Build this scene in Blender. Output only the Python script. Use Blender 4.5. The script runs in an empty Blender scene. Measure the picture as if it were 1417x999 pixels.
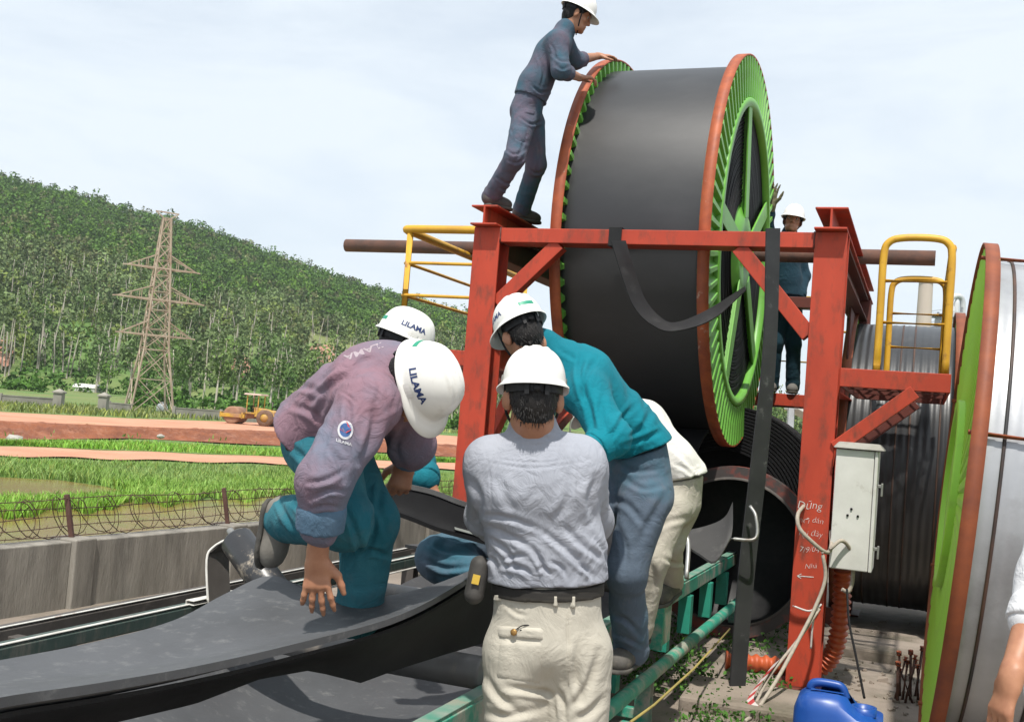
import bpy, math, random
import numpy as np
from mathutils import Vector, Matrix
from mathutils.bvhtree import BVHTree
random.seed(7); RNG = np.random.default_rng(11)
SC = bpy.context.scene; COL = SC.collection
# ---------------------------------------------------------------- camera
FPX = 1496.0; PIT = 0.0489; ROLL = 0.0802; HC = 1.55; TH = 0.3666
_f = np.array([0, math.cos(PIT), math.sin(PIT)]); _u0 = np.array([0, -math.sin(PIT), math.cos(PIT)]); _r0 = np.array([1., 0, 0])
_r = math.cos(ROLL)*_r0 + math.sin(ROLL)*_u0; _u = -math.sin(ROLL)*_r0 + math.cos(ROLL)*_u0
CAM = np.array([0, 0, HC])
cd = bpy.data.cameras.new('camera'); cam = bpy.data.objects.new('camera', cd); COL.objects.link(cam)
cd.sensor_width = 36; cd.lens = 36*FPX/1417; cd.clip_start = .05; cd.clip_end = 5000
cam.matrix_world = Matrix(((_r[0], _u[0], -_f[0], 0), (_r[1], _u[1], -_f[1], 0), (_r[2], _u[2], -_f[2], HC), (0, 0, 0, 1)))
SC.camera = cam
def ray(px, py): return _f + (px-708.5)/FPX*_r - (py-499.5)/FPX*_u
def P(px, py, d): return CAM + ray(px, py)*d                 # a measured point of the place: direction and distance
def onz(px, py, z):
    q = ray(px, py); return CAM + q*(z-HC)/q[2]
def L(a, b, z): return np.array([a*math.cos(TH)+b*math.sin(TH), -a*math.sin(TH)+b*math.cos(TH), z])   # plant grid: a along the reel axle, b along the conveyor
# ---------------------------------------------------------------- light
SUN_EL = math.radians(63); SUN_AZ = math.radians(187)          # azimuth from +Y, clockwise
sdir = Vector((math.sin(SUN_AZ)*math.cos(SUN_EL), math.cos(SUN_AZ)*math.cos(SUN_EL), math.sin(SUN_EL)))
sl = bpy.data.lights.new('sun', 'SUN'); sl.energy = 3.5; sl.angle = math.radians(1.2); sl.color = (1, .955, .88)
so = bpy.data.objects.new('sun', sl); COL.objects.link(so); so.rotation_euler = (-sdir).to_track_quat('-Z', 'Y').to_euler()
W = bpy.data.worlds.new('World'); SC.world = W; W.use_nodes = True
nt = W.node_tree; N = nt.nodes; LK = nt.links
bg = N['Background']; bg.inputs[1].default_value = .10
sky = N.new('ShaderNodeTexSky'); sky.sky_type = 'NISHITA'; sky.sun_disc = False
sky.sun_elevation = SUN_EL; sky.sun_rotation = SUN_AZ; sky.air_density = 1.0; sky.dust_density = 1.5
tc = N.new('ShaderNodeTexCoord'); mp = N.new('ShaderNodeMapping'); mp.inputs['Scale'].default_value = (1.1, 1.1, 4.2); mp.inputs['Rotation'].default_value = (0.05, .12, .3)
LK.new(tc.outputs['Generated'], mp.inputs[0])
nz = N.new('ShaderNodeTexNoise'); nz.inputs['Scale'].default_value = 2.3; nz.inputs['Detail'].default_value = 9; nz.inputs['Roughness'].default_value = .58; nz.inputs['Distortion'].default_value = .35
LK.new(mp.outputs[0], nz.inputs['Vector'])
rp = N.new('ShaderNodeValToRGB'); rp.color_ramp.elements[0].position = .28; rp.color_ramp.elements[0].color = (.66, .66, .66, 1)
rp.color_ramp.elements[1].position = .56; rp.color_ramp.elements[1].color = (.96, .96, .96, 1)
LK.new(nz.outputs['Fac'], rp.inputs[0])
mx = N.new('ShaderNodeMix'); mx.data_type = 'RGBA'
LK.new(rp.outputs[0], mx.inputs['Factor']); LK.new(sky.outputs[0], mx.inputs['A'])
mx.inputs['B'].default_value = (5.95, 6.5, 7.0, 1)
LK.new(mx.outputs['Result'], bg.inputs[0])
SC.view_settings.view_transform = 'Standard'; SC.view_settings.look = 'None'; SC.view_settings.exposure = 0.6; SC.view_settings.gamma = 1
SC.cycles.max_bounces = 6; SC.cycles.diffuse_bounces = 3; SC.cycles.caustics_reflective = False; SC.cycles.caustics_refractive = False
# ---------------------------------------------------------------- materials
MATS = {}
def mat(name, c, c2=None, rough=.7, metal=0., scale=6., lo=.35, hi=.65, dirt=None, dscale=3., dlo=.55, dhi=.75, damt=1.,
        bump=0., bscale=60., bdist=.004, stretch=(1, 1, 1), attr=None, spec=.5, rvar=0., bdistort=0., sheen=0., trans=0.):
    if name in MATS: return MATS[name]
    m = bpy.data.materials.new(name); m.use_nodes = True; t = m.node_tree; n = t.nodes; l = t.links
    b = n['Principled BSDF']; b.inputs['Roughness'].default_value = rough; b.inputs['Metallic'].default_value = metal
    b.inputs['Specular IOR Level'].default_value = spec
    if sheen: b.inputs['Sheen Weight'].default_value = sheen
    tc = n.new('ShaderNodeTexCoord'); mp = n.new('ShaderNodeMapping'); mp.inputs['Scale'].default_value = stretch; l.new(tc.outputs['Object'], mp.inputs[0])
    def noise(sc, det=5, ro=.6, dis=0.):
        q = n.new('ShaderNodeTexNoise'); q.inputs['Scale'].default_value = sc; q.inputs['Detail'].default_value = det; q.inputs['Roughness'].default_value = ro; q.inputs['Distortion'].default_value = dis
        l.new(mp.outputs[0], q.inputs['Vector']); return q
    def ramp(src, a, e, c0, c1):
        r = n.new('ShaderNodeValToRGB'); r.color_ramp.elements[0].position = a; r.color_ramp.elements[1].position = e
        r.color_ramp.elements[0].color = c0; r.color_ramp.elements[1].color = c1; l.new(src, r.inputs[0]); return r
    c2 = c2 or tuple(x*.75 for x in c)
    q = noise(scale); r = ramp(q.outputs['Fac'], lo, hi, (*c, 1), (*c2, 1)); out = r.outputs[0]
    if attr:
        a = n.new('ShaderNodeAttribute'); a.attribute_name = attr; k = n.new('ShaderNodeMix'); k.data_type = 'RGBA'; k.blend_type = 'MULTIPLY'
        k.inputs['Factor'].default_value = 1; l.new(out, k.inputs['A']); l.new(a.outputs['Color'], k.inputs['B']); out = k.outputs['Result']
    if dirt:
        q2 = noise(dscale, 8, .7); r2 = ramp(q2.outputs['Fac'], dlo, dhi, (0, 0, 0, 1), (damt, damt, damt, 1))
        k = n.new('ShaderNodeMix'); k.data_type = 'RGBA'; l.new(r2.outputs[0], k.inputs['Factor']); l.new(out, k.inputs['A']); k.inputs['B'].default_value = (*dirt, 1); out = k.outputs['Result']
    l.new(out, b.inputs['Base Color'])
    if rvar:
        q3 = noise(scale*1.7); mr = n.new('ShaderNodeMapRange'); mr.inputs['To Min'].default_value = rough-rvar; mr.inputs['To Max'].default_value = rough+rvar; l.new(q3.outputs['Fac'], mr.inputs[0]); l.new(mr.outputs[0], b.inputs['Roughness'])
    if bump:
        q4 = noise(bscale, 6, .6, bdistort); bp = n.new('ShaderNodeBump'); bp.inputs['Strength'].default_value = bump; bp.inputs['Distance'].default_value = bdist
        l.new(q4.outputs['Fac'], bp.inputs['Height']); l.new(bp.outputs[0], b.inputs['Normal'])
    if trans:
        b.inputs['Transmission Weight'].default_value = trans
    MATS[name] = m; return m
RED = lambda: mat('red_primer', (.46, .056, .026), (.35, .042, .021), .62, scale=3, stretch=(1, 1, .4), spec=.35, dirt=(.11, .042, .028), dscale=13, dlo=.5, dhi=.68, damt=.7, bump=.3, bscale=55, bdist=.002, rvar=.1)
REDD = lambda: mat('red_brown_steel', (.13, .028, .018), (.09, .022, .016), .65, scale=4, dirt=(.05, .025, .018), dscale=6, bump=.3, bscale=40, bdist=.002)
RUST = lambda: mat('rusty_pipe', (.16, .075, .05), (.10, .05, .036), .75, scale=5, dirt=(.06, .045, .04), dscale=9, dlo=.45, dhi=.7, bump=.4, bscale=80, bdist=.003, stretch=(1, 1, 1))
RIM = lambda: mat('rust_orange_rim', (.40, .095, .03), (.24, .055, .024), .6, scale=7, dirt=(.48, .33, .25), dscale=9, dlo=.62, dhi=.70, bump=.3, bscale=50, bdist=.003, rvar=.12)
RIMW = lambda: mat('worn_rust_rim', (.27, .07, .022), (.17, .045, .02), .65, scale=6, dirt=(.30, .27, .06), dscale=3.3, dlo=.63, dhi=.68, bump=.3, bscale=50, bdist=.003)
GREEN = lambda: mat('green_paint', (.15, .42, .055), (.12, .34, .045), .45, scale=2.5, dirt=(.10, .14, .04), dscale=6, dlo=.55, dhi=.8, damt=.6, bump=.1, bscale=30)
LIME = lambda: mat('lime_paint', (.33, .62, .05), (.28, .55, .04), .5, scale=2.5, dirt=(.24, .26, .08), dscale=5, dlo=.55, dhi=.8, damt=.6, bump=.1, bscale=30)
RUBBER = lambda: mat('black_rubber', (.012, .012, .0132), (.016, .016, .0175), .43, scale=1.3, dirt=(.045, .045, .045), dscale=2.6, dlo=.5, dhi=.8, damt=.5, bump=.06, bscale=90, bdist=.002, rvar=.08, stretch=(.5, 1, 1), spec=.75)
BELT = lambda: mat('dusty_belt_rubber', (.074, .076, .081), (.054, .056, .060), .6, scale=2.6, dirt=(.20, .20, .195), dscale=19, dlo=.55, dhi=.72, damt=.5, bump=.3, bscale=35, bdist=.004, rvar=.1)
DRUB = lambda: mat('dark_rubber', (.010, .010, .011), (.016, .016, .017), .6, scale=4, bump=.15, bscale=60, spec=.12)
YEL = lambda: mat('yellow_paint', (.62, .34, .02), (.5, .26, .02), .5, scale=5, dirt=(.2, .08, .03), dscale=8, dlo=.58, dhi=.7, bump=.15, bscale=40)
TEALP = lambda: mat('worn_teal_paint', (.03, .30, .20), (.025, .22, .15), .55, scale=7, dirt=(.33, .31, .26), dscale=5, dlo=.47, dhi=.62, bump=.3, bscale=60, bdist=.002)
DKGRN = lambda: mat('dark_green_steel', (.035, .06, .052), (.05, .075, .065), .65, scale=6, dirt=(.14, .13, .11), dscale=7, dlo=.5, dhi=.75, bump=.3, bscale=60, stretch=(3, 3, .7))
GRYM = lambda: mat('grey_brown_steel', (.062, .054, .048), (.085, .075, .068), .7, scale=6, dirt=(.14, .12, .10), dscale=7, bump=.3, bscale=50)
WHT = lambda: mat('worn_white_edge', (.62, .61, .57), (.48, .46, .42), .6, scale=12, dirt=(.22, .12, .08), dscale=9, dlo=.55, dhi=.66)
CONC = lambda: mat('weathered_concrete', (.29, .268, .232), (.18, .165, .14), .9, scale=2.2, dirt=(.055, .05, .045), dscale=1.6, dlo=.47, dhi=.72, damt=.85, bump=.5, bscale=28, bdist=.01, stretch=(2.4, 2.4, .45))
SILV = lambda: mat('silver_sheet', (.44, .45, .47), (.34, .35, .37), .42, metal=.35, scale=2.4, dirt=(.22, .21, .21), dscale=3, dlo=.52, dhi=.75, damt=.6, bump=.12, bscale=14, bdist=.01, rvar=.1)
BLACK = lambda: mat('black_plastic', (.010, .010, .011), (.016, .016, .017), .5, scale=20, spec=.25)
STEEL = lambda: mat('grey_steel', (.34, .34, .33), (.24, .24, .23), .45, metal=.5, scale=10, dirt=(.15, .1, .07), dscale=9, dlo=.55, dhi=.7)
# ---------------------------------------------------------------- objects
MW = {}                                                    # world matrices of things (known without a depsgraph update)
def tag(o, label=None, cat=None, group=None, kind=None):
    for k, v in (('label', label), ('category', cat), ('group', group), ('kind', kind)):
        if v: o[k] = v
    return o
def empty(name, loc, label, cat, group=None, rz=0.):
    o = bpy.data.objects.new(name, None); COL.objects.link(o); o.empty_display_size = .1
    o.location = tuple(float(x) for x in loc); o.rotation_euler = (0, 0, rz)
    MW[o] = Matrix.Translation(Vector(o.location)) @ Matrix.Rotation(rz, 4, 'Z')
    return tag(o, label, cat, group)
def link_mesh(name, me, m, parent=None, loc=None, smooth=False, bevel=0, raw=False):
    """mesh data in world coordinates becomes one object; a child takes its parent's frame, a top-level one gets its origin at its base"""
    V = np.empty(len(me.vertices)*3, np.float32); me.vertices.foreach_get('co', V); V = V.reshape(-1, 3).astype(float)
    if parent is not None:
        if not raw:
            M = np.array(MW[parent].inverted()); V = V@M[:3, :3].T + M[:3, 3]
        o = bpy.data.objects.new(name, me); COL.objects.link(o); o.parent = parent; MW[o] = MW[parent].copy()
    else:
        if loc is None: loc = np.array([(V[:, 0].min()+V[:, 0].max())/2, (V[:, 1].min()+V[:, 1].max())/2, V[:, 2].min()])
        V = V - np.array(loc); o = bpy.data.objects.new(name, me); COL.objects.link(o); o.location = tuple(float(x) for x in loc)
        MW[o] = Matrix.Translation(Vector(o.location))
    me.vertices.foreach_set('co', V.astype(np.float32).ravel()); me.update()
    if m is not None:
        for q in (m if isinstance(m, (list, tuple)) else [m]): me.materials.append(q)
    if smooth: me.polygons.foreach_set('use_smooth', [True]*len(me.polygons))
    if bevel:
        k = o.modifiers.new('bevel', 'BEVEL'); k.width = bevel; k.segments = 2; k.limit_method = 'ANGLE'; k.angle_limit = math.radians(40)
    return o
def nrm(v): v = np.array(v, float); return v/(np.linalg.norm(v)+1e-12)
def frame(d, up=(0, 0, 1)):
    d = nrm(d); s = np.cross(d, up)
    if np.linalg.norm(s) < 1e-4: s = np.cross(d, (0, 1, 0.))
    s = nrm(s); return d, s, np.cross(s, d)
class MB:
    def __init__(s): s.v = []; s.f = []; s.sm = []
    def add(s, V, Fc, smooth=False):
        n = len(s.v); s.v += [tuple(map(float, p)) for p in V]; s.f += [tuple(i+n for i in q) for q in Fc]; s.sm += [smooth]*len(Fc); return s
    def hexa(s, c8): return s.add(c8, [(3, 2, 1, 0), (4, 5, 6, 7), (0, 1, 5, 4), (1, 2, 6, 5), (2, 3, 7, 6), (3, 0, 4, 7)])
    def box(s, lo, hi, fn=None):
        x0, y0, z0 = lo; x1, y1, z1 = hi
        c = [(x0, y0, z0), (x1, y0, z0), (x1, y1, z0), (x0, y1, z0), (x0, y0, z1), (x1, y0, z1), (x1, y1, z1), (x0, y1, z1)]
        return s.hexa([fn(*p) for p in c] if fn else c)
    def bar(s, p0, p1, w, h, up=(0, 0, 1)):
        p0 = np.array(p0, float); p1 = np.array(p1, float); d, sd, u = frame(p1-p0, up); c = []
        for p in (p0, p1):
            for a, b in ((-1, -1), (1, -1), (1, 1), (-1, 1)): c.append(p+sd*a*w/2+u*b*h/2)
        return s.hexa(c)
    def ext(s, prof, p0, p1, up=(0, 0, 1)):
        """closed profile [(side, up)...] swept straight from p0 to p1"""
        p0 = np.array(p0, float); p1 = np.array(p1, float); d, sd, u = frame(p1-p0, up); n = len(prof)
        V = [p+sd*x+u*y for p in (p0, p1) for x, y in prof]
        return s.add(V, [tuple(range(n))[::-1], tuple(range(n, 2*n))]+[(i, (i+1) % n, n+(i+1) % n, n+i) for i in range(n)])
    def ibeam(s, p0, p1, w, h, t=.012, up=(0, 0, 1)):
        a, b = w/2, h/2
        return s.ext([(-a, -b), (a, -b), (a, -b+t), (t/2, -b+t), (t/2, b-t), (a, b-t), (a, b), (-a, b), (-a, b-t), (-t/2, b-t), (-t/2, -b+t), (-a, -b+t)], p0, p1, up)
    def chan(s, p0, p1, w, h, t=.01, up=(0, 0, 1)):
        return s.ext([(0, -h/2), (w, -h/2), (w, -h/2+t), (t, -h/2+t), (t, h/2-t), (w, h/2-t), (w, h/2), (0, h/2)], p0, p1, up)
    def tube(s, pts, r, n=10, cap=True, rfun=None):
        pts = [np.array(p, float) for p in pts]; V = []; m = len(pts); T = [nrm(pts[min(i+1, m-1)]-pts[max(i-1, 0)]) for i in range(m)]
        _, a, b = frame(T[0])
        for i, p in enumerate(pts):
            if i: a = nrm(a-T[i]*np.dot(a, T[i])); b = np.cross(T[i], a)
            rr = (rfun(i/(m-1)) if rfun else (r[i] if hasattr(r, '__len__') else r))
            V += [p+rr*(math.cos(t)*a+math.sin(t)*b) for t in np.linspace(0, 2*math.pi, n, endpoint=False)]
        Fc = [(i*n+j, (i*n+(j+1) % n), (i+1)*n+(j+1) % n, (i+1)*n+j) for i in range(m-1) for j in range(n)]
        s.add(V, Fc, True)
        if cap: k = len(s.v)-m*n; s.f += [tuple(k+j for j in range(n))[::-1], tuple(k+(m-1)*n+j for j in range(n))]; s.sm += [False, False]
        return s
    def lathe(s, c, ax, prof, n=48, closed=False, smooth=True):
        """profile [(along axis, radius)...] turned about an axis"""
        c = np.array(c, float); d, a, b = frame(ax); V = []; m = len(prof)
        for x, r in prof: V += [c+d*x+r*(math.cos(t)*a+math.sin(t)*b) for t in np.linspace(0, 2*math.pi, n, endpoint=False)]
        k = m if closed else m-1
        return s.add(V, [(i*n+j, ((i+1) % m)*n+j, ((i+1) % m)*n+(j+1) % n, i*n+(j+1) % n) for i in range(k) for j in range(n)], smooth)
    def strip(s, A, B, th=0., smooth=True):
        """ribbon between two polylines, thickened downward along its normal"""
        A = [np.array(p, float) for p in A]; B = [np.array(p, float) for p in B]; n = len(A)
        if not th: return s.add(A+B, [(i, i+1, n+i+1, n+i) for i in range(n-1)], smooth)
        Nn = [nrm(np.cross(A[min(i+1, n-1)]-A[max(i-1, 0)], B[i]-A[i])) for i in range(n)]
        Nn = [q if q[2] > 0 else -q for q in Nn]
        A2 = [p-q*th for p, q in zip(A, Nn)]; B2 = [p-q*th for p, q in zip(B, Nn)]
        s.add(A+B, [(i, i+1, n+i+1, n+i) for i in range(n-1)], smooth); s.add(A2+B2, [(i, n+i, n+i+1, i+1) for i in range(n-1)], smooth)
        s.add(A+A2, [(i, n+i, n+i+1, i+1) for i in range(n-1)]); s.add(B+B2, [(i, i+1, n+i+1, n+i) for i in range(n-1)])
        return s.add([A[0], B[0], B2[0], A2[0], A[-1], B[-1], B2[-1], A2[-1]], [(0, 1, 2, 3), (7, 6, 5, 4)])
    def grid(s, G, smooth=True):
        n, m = len(G), len(G[0]); return s.add([p for row in G for p in row], [(i*m+j, i*m+j+1, (i+1)*m+j+1, (i+1)*m+j) for i in range(n-1) for j in range(m-1)], smooth)
    def mesh(s, name):
        me = bpy.data.meshes.new(name); me.from_pydata(s.v, [], s.f); me.polygons.foreach_set('use_smooth', s.sm); me.update(); return me
    def build(s, name, m, parent=None, bevel=0, raw=False, loc=None, fix=False):
        me = s.mesh(name)
        if fix:
            import bmesh
            b = bmesh.new(); b.from_mesh(me); bmesh.ops.recalc_face_normals(b, faces=b.faces); b.to_mesh(me); b.free()
        return link_mesh(name, me, m, parent, loc, False, bevel, raw)
def big_mesh(name, V, Fq, m, parent=None, col=None, loc=None, smooth=False):
    """many faces at once from numpy arrays; col: one colour per vertex"""
    me = bpy.data.meshes.new(name); k = Fq.shape[1]; V = V.astype(np.float32)
    me.vertices.add(len(V)); me.loops.add(Fq.size); me.polygons.add(len(Fq))
    me.vertices.foreach_set('co', V.ravel()); me.loops.foreach_set('vertex_index', Fq.astype(np.int32).ravel()); me.polygons.foreach_set('loop_start', np.arange(0, Fq.size, k, dtype=np.int32))
    me.update(calc_edges=True)
    if col is not None:
        at = me.color_attributes.new('Col', 'FLOAT_COLOR', 'POINT'); c4 = np.ones((len(V), 4), np.float32); c4[:, :3] = col; at.data.foreach_set('color', c4.ravel())
    return link_mesh(name, me, m, parent, loc, smooth)
def inst(src, parent=None, loc=None, rot=None, scale=None):
    o = src.copy(); COL.objects.link(o)
    if parent is not None: o.parent = parent
    if loc is not None: o.location = tuple(float(x) for x in loc)
    if rot is not None: o.rotation_euler = rot
    if scale is not None: o.scale = scale
    return o
def interp(pl, x): return np.interp(x, [p[0] for p in pl], [p[1] for p in pl])
def catmull(pts, n=8):
    pts = [np.array(p, float) for p in pts]; Q = [2*pts[0]-pts[1]]+pts+[2*pts[-1]-pts[-2]]; out = []
    for i in range(1, len(Q)-2):
        for t in np.linspace(0, 1, n, endpoint=False):
            a, b, c, d = Q[i-1:i+3]; out.append(.5*((2*b)+(c-a)*t+(2*a-5*b+4*c-d)*t*t+(3*b-a-3*c+d)*t**3))
    return out+[pts[-1]]
# ================================================================ the setting
def hz(px): return float(np.interp(px, [-2000, 0, 1417, 3400], [356, 516.5, 630, 790]))
ROADN = [(-2000, 515), (-300, 559), (0, 582), (180, 590), (400, 597), (640, 617), (1000, 640), (3000, 790)]
ROADF = [(-2000, 505), (-300, 549), (0, 570), (180, 579), (400, 586), (640, 604), (1000, 628), (3000, 775)]
BANKB = [(-300, 592), (0, 609), (180, 606), (400, 617), (640, 633), (900, 652)]
TRKF = [(-300, 606), (0, 617), (400, 633), (640, 641), (900, 656)]
TRKN = [(-300, 619), (0, 630), (400, 642), (640, 650), (900, 664)]
RIDGE = [(-1500, 300), (-800, 210), (-400, 190), (-150, 213), (0, 240), (100, 264), (200, 292), (300, 320), (400, 359), (500, 390), (560, 407), (640, 428), (800, 472), (1000, 530), (1100, 556), (1300, 585), (1800, 640), (3000, 740)]
DR, D0 = 470., 175.
def azim(px): q = ray(px, hz(px)); return q[:2]/np.linalg.norm(q[:2])
def hill_z(px, d):
    q_ = ray(px, hz(px)); h = (hz(px)-interp(RIDGE, px)-14)/FPX*DR*(q_@_f)/np.linalg.norm(q_[:2]) + 1.4
    g = -1.1 + .9*np.clip((d-105)/75, 0, 1)
    t = np.clip((d-D0)/(DR-D0), 0, 1.0); up = t**1.12
    wob = (np.sin(px*.013+d*.021)+np.sin(px*.031-d*.013))*1.3*np.sin(np.pi*t)
    return g + (h-g*0)*up + wob - np.clip(d-DR, 0, 400)*.35
ds = np.concatenate([np.linspace(3, 100, 50), np.linspace(104, 480, 64), np.geomspace(500, 900, 10)])
pxs = np.concatenate([np.linspace(-2200, -500, 24), np.linspace(-460, 1300, 110), np.linspace(1350, 3400, 24)])
V = []; 
for px in pxs:
    a = azim(px); yr = (interp(ROADN, px)+interp(ROADF, px))/2; droad = 2.65*FPX/max(4., yr-hz(px))*.97
    for d in ds:
        z = hill_z(px, d) if d > 105 else -1.12
        if d < droad: z = -1.66
        V.append((a[0]*d, a[1]*d, z + .05*math.sin(d*.7+px*.02)*(d > 60)))
n, m = len(pxs), len(ds); V = np.array(V)
I = (np.arange(n-1)[:, None]*m+np.arange(m-1)[None]).ravel()
tmat = mat('meadow_ground', (.085, .165, .032), (.16, .19, .06), .95, scale=.05, lo=.4, hi=.62, dirt=(.24, .13, .06), dscale=.11, dlo=.6, dhi=.72, damt=.8, bump=.6, bscale=1.2, bdist=.3)
tag(big_mesh('terrain', V, np.stack([I, I+m, I+m+1, I+1], 1), tmat, loc=(0, 0, 0), smooth=True), kind='structure')
def band(name, near, far, zn, zf, m, rows=6, amp=0., x0=-300, x1=900, step=18, wob=0.):
    G = []
    for px in np.arange(x0, x1+1, step):
        A = onz(px, interp(near, px)+wob*math.sin(px*.05), zn); B = onz(px, interp(far, px)+wob*.5*math.sin(px*.043+2), zf); row = []
        for k in range(rows):
            t = k/(rows-1); p = A+(B-A)*t; e = math.sin(math.pi*t)**.5 if amp else 0
            p = p+np.array([0, 0, amp*e*(.5+.5*math.sin(px*.09+k*1.7)+RNG.uniform(-.6, .6))]); row.append(p)
        G.append(row)
    return tag(MB().grid(G).build(name, m, fix=True), kind='structure')
dirt = mat('red_earth', (.26, .083, .032), (.16, .05, .022), .95, scale=.5, dirt=(.32, .14, .08), dscale=1.1, dlo=.5, dhi=.7, bump=.9, bscale=2.2, bdist=.25)
dust = mat('pale_earth_road', (.52, .265, .165), (.44, .20, .12), .95, scale=.3, dirt=(.36, .17, .09), dscale=.9, dlo=.58, dhi=.75, bump=.4, bscale=2.5, bdist=.1)
band('dirt_road', ROADN, ROADF, -1.08, -1.06, dust, 3)
band('earth_bank', BANKB, ROADN, -1.6, -1.07, dirt, 11, .16, step=4)
band('dirt_track', TRKN, TRKF, -1.58, -1.58, dust, 3, wob=1.2)
# flooded paddies
wat = mat('muddy_water', (.25, .155, .06), (.19, .14, .05), .16, scale=.25, dirt=(.14, .17, .03), dscale=.6, dlo=.5, dhi=.75, bump=.12, bscale=5, bdist=.03, spec=.5)
tag(MB().grid([[onz(px, y, -1.615) for y in (1100, 850, 760, 690+3*math.sin(px*.03))] for px in range(-500, 1000, 40)], False).build('paddy_water', wat, fix=True), kind='structure')
POND = [(-400, 667, 700), (-100, 662, 697), (0, 660, 696), (80, 664, 695), (140, 672, 692), (185, 682, 689)]
tag(MB().grid([[onz(p, b, -1.612), onz(p, (a+b)/2, -1.612), onz(p, a, -1.612)] for p, a, b in POND], False).build('pond_water', wat, fix=True), kind='structure')
# rice and grass blades
def blades(name, pts, h, w, cols, lean=.35):
    n = len(pts); ang = RNG.uniform(0, 2*np.pi, n); hh = h*RNG.uniform(.55, 1.15, n); ww = w*RNG.uniform(.7, 1.3, n)
    s = np.stack([np.cos(ang), np.sin(ang), np.zeros(n)], 1)*ww[:, None]*.5
    ln = RNG.normal(0, lean, (n, 2))*hh[:, None]; top = pts+np.concatenate([ln, hh[:, None]], 1); mid = pts+np.concatenate([ln*.35, hh[:, None]*.55], 1)
    V = np.stack([pts-s, pts+s, mid+s*.8, mid-s*.8, top-s*.1, top+s*.1], 1).reshape(-1, 3); b = np.arange(n)*6
    F = np.concatenate([np.stack([b, b+1, b+2, b+3], 1), np.stack([b+3, b+2, b+5, b+4], 1)])
    c = np.repeat(cols, 6, 0)
    return tag(big_mesh(name, V, F, mat('grass_blades', (.95, .95, .95), (.8, .8, .8), .6, scale=.4, attr='Col'), col=c, loc=(0, 0, 0)), kind='stuff')
def scatter(n, x0, x1, y0, y1, z, ok):
    px = RNG.uniform(x0, x1, n); py = RNG.uniform(0, 1, n)
    Ya = np.array([y0(p) if callable(y0) else y0 for p in px]); Yb = np.array([y1(p) if callable(y1) else y1 for p in px])
    py = Ya+(Yb-Ya)*py; k = np.array([ok(a, b) for a, b in zip(px, py)]); px, py = px[k], py[k]
    q = _f[None]+((px-708.5)/FPX)[:, None]*_r-((py-499.5)/FPX)[:, None]*_u
    return CAM+q*((z-HC)/q[:, 2])[:, None], px, py
def in_pond(px, py): return px < 185 and interp([(p, a) for p, a, b in POND], px) < py < interp([(p, b) for p, a, b in POND], px)+1
def gcol(px, py, p, base, alt, yel=.15):
    t = .5+.5*np.sin(p[:, 0]*.9+np.sin(p[:, 1]*.5)*2)*np.sin(p[:, 1]*.7+1); t = np.clip(t+RNG.normal(0, .22, len(p)), 0, 1)[:, None]
    c = np.array(base)*(1-t)+np.array(alt)*t; k = (RNG.uniform(0, 1, len(p)) < yel)[:, None]
    return np.where(k, np.array((.30, .34, .06)), c)*RNG.uniform(.75, 1.2, (len(p), 1))
p, px, py = scatter(95000, -260, 800, lambda x: interp(TRKN, x)+11, lambda x: interp([(-300, 728), (0, 716), (100, 709), (200, 699), (300, 692), (400, 687), (800, 700)], x)+4*math.sin(x*.06)+2*math.sin(x*.17), -1.62, lambda a, b: not in_pond(a, b))
t = np.clip((py-660)/40, 0, 1)[:, None]*np.clip(1.5-np.abs(px-150)/400, .3, 1)[:, None]
c = gcol(px, py, p, (.20, .36, .05), (.27, .40, .12))*(1-t)+gcol(px, py, p, (.22, .45, .04), (.29, .50, .07), .08)*t
blades('rice_field', p, .32, .034, c)
p, px, py = scatter(13000, -260, 760, lambda x: interp(BANKB, x)+8, lambda x: interp(TRKF, x)-1, -1.6, lambda a, b: a > 60 or b > 613)
blades('verge_grass', p, .30, .05, gcol(px, py, p, (.21, .46, .035), (.28, .50, .07)))
p, px, py = scatter(9000, -260, 720, lambda x: interp(ROADF, x)-13, lambda x: interp(ROADF, x)-1, -1.1, lambda a, b: True)
blades('roadside_grass', p, .5, .12, gcol(px, py, p, (.16, .22, .05), (.24, .26, .09), .3))
p, px, py = scatter(240, -200, 700, lambda x: (interp(BANKB, x)+interp(ROADN, x))/2+4, lambda x: interp(BANKB, x), -1.45, lambda a, b: math.sin(a*.045)+math.sin(a*.11) > .7)
blades('bank_grass', p, .25, .09, gcol(px, py, p, (.15, .25, .035), (.24, .3, .08)))
# stones on the bank
STN = mat('pale_stone', (.42, .40, .36), (.3, .28, .25), .9, scale=3, bump=.5, bscale=8, bdist=.05)
def stone(name, loc, s, label, seed):
    r = np.random.default_rng(seed); import bmesh
    b = bmesh.new(); bmesh.ops.create_icosphere(b, subdivisions=2, radius=1)
    for v in b.verts: v.co = Vector((v.co.x*s*1.3, v.co.y*s, v.co.z*s*.75+s*.5))*(1+.22*math.sin(3*v.co.x+seed)*math.cos(4*v.co.y+v.co.z*2)+r.uniform(-.05, .05))
    me = bpy.data.meshes.new(name); b.to_mesh(me); b.free(); o = bpy.data.objects.new(name, me); COL.objects.link(o); o.location = tuple(loc); me.materials.append(STN); return tag(o, label, 'stone')
stone('boulder', onz(19, 613, -1.6), .30, 'pale grey boulder at the left foot of the red earth bank', 3)
stone('boulder', onz(222, 606, -1.45), .17, 'small white stone on the red earth bank below the pylon', 5)
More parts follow.
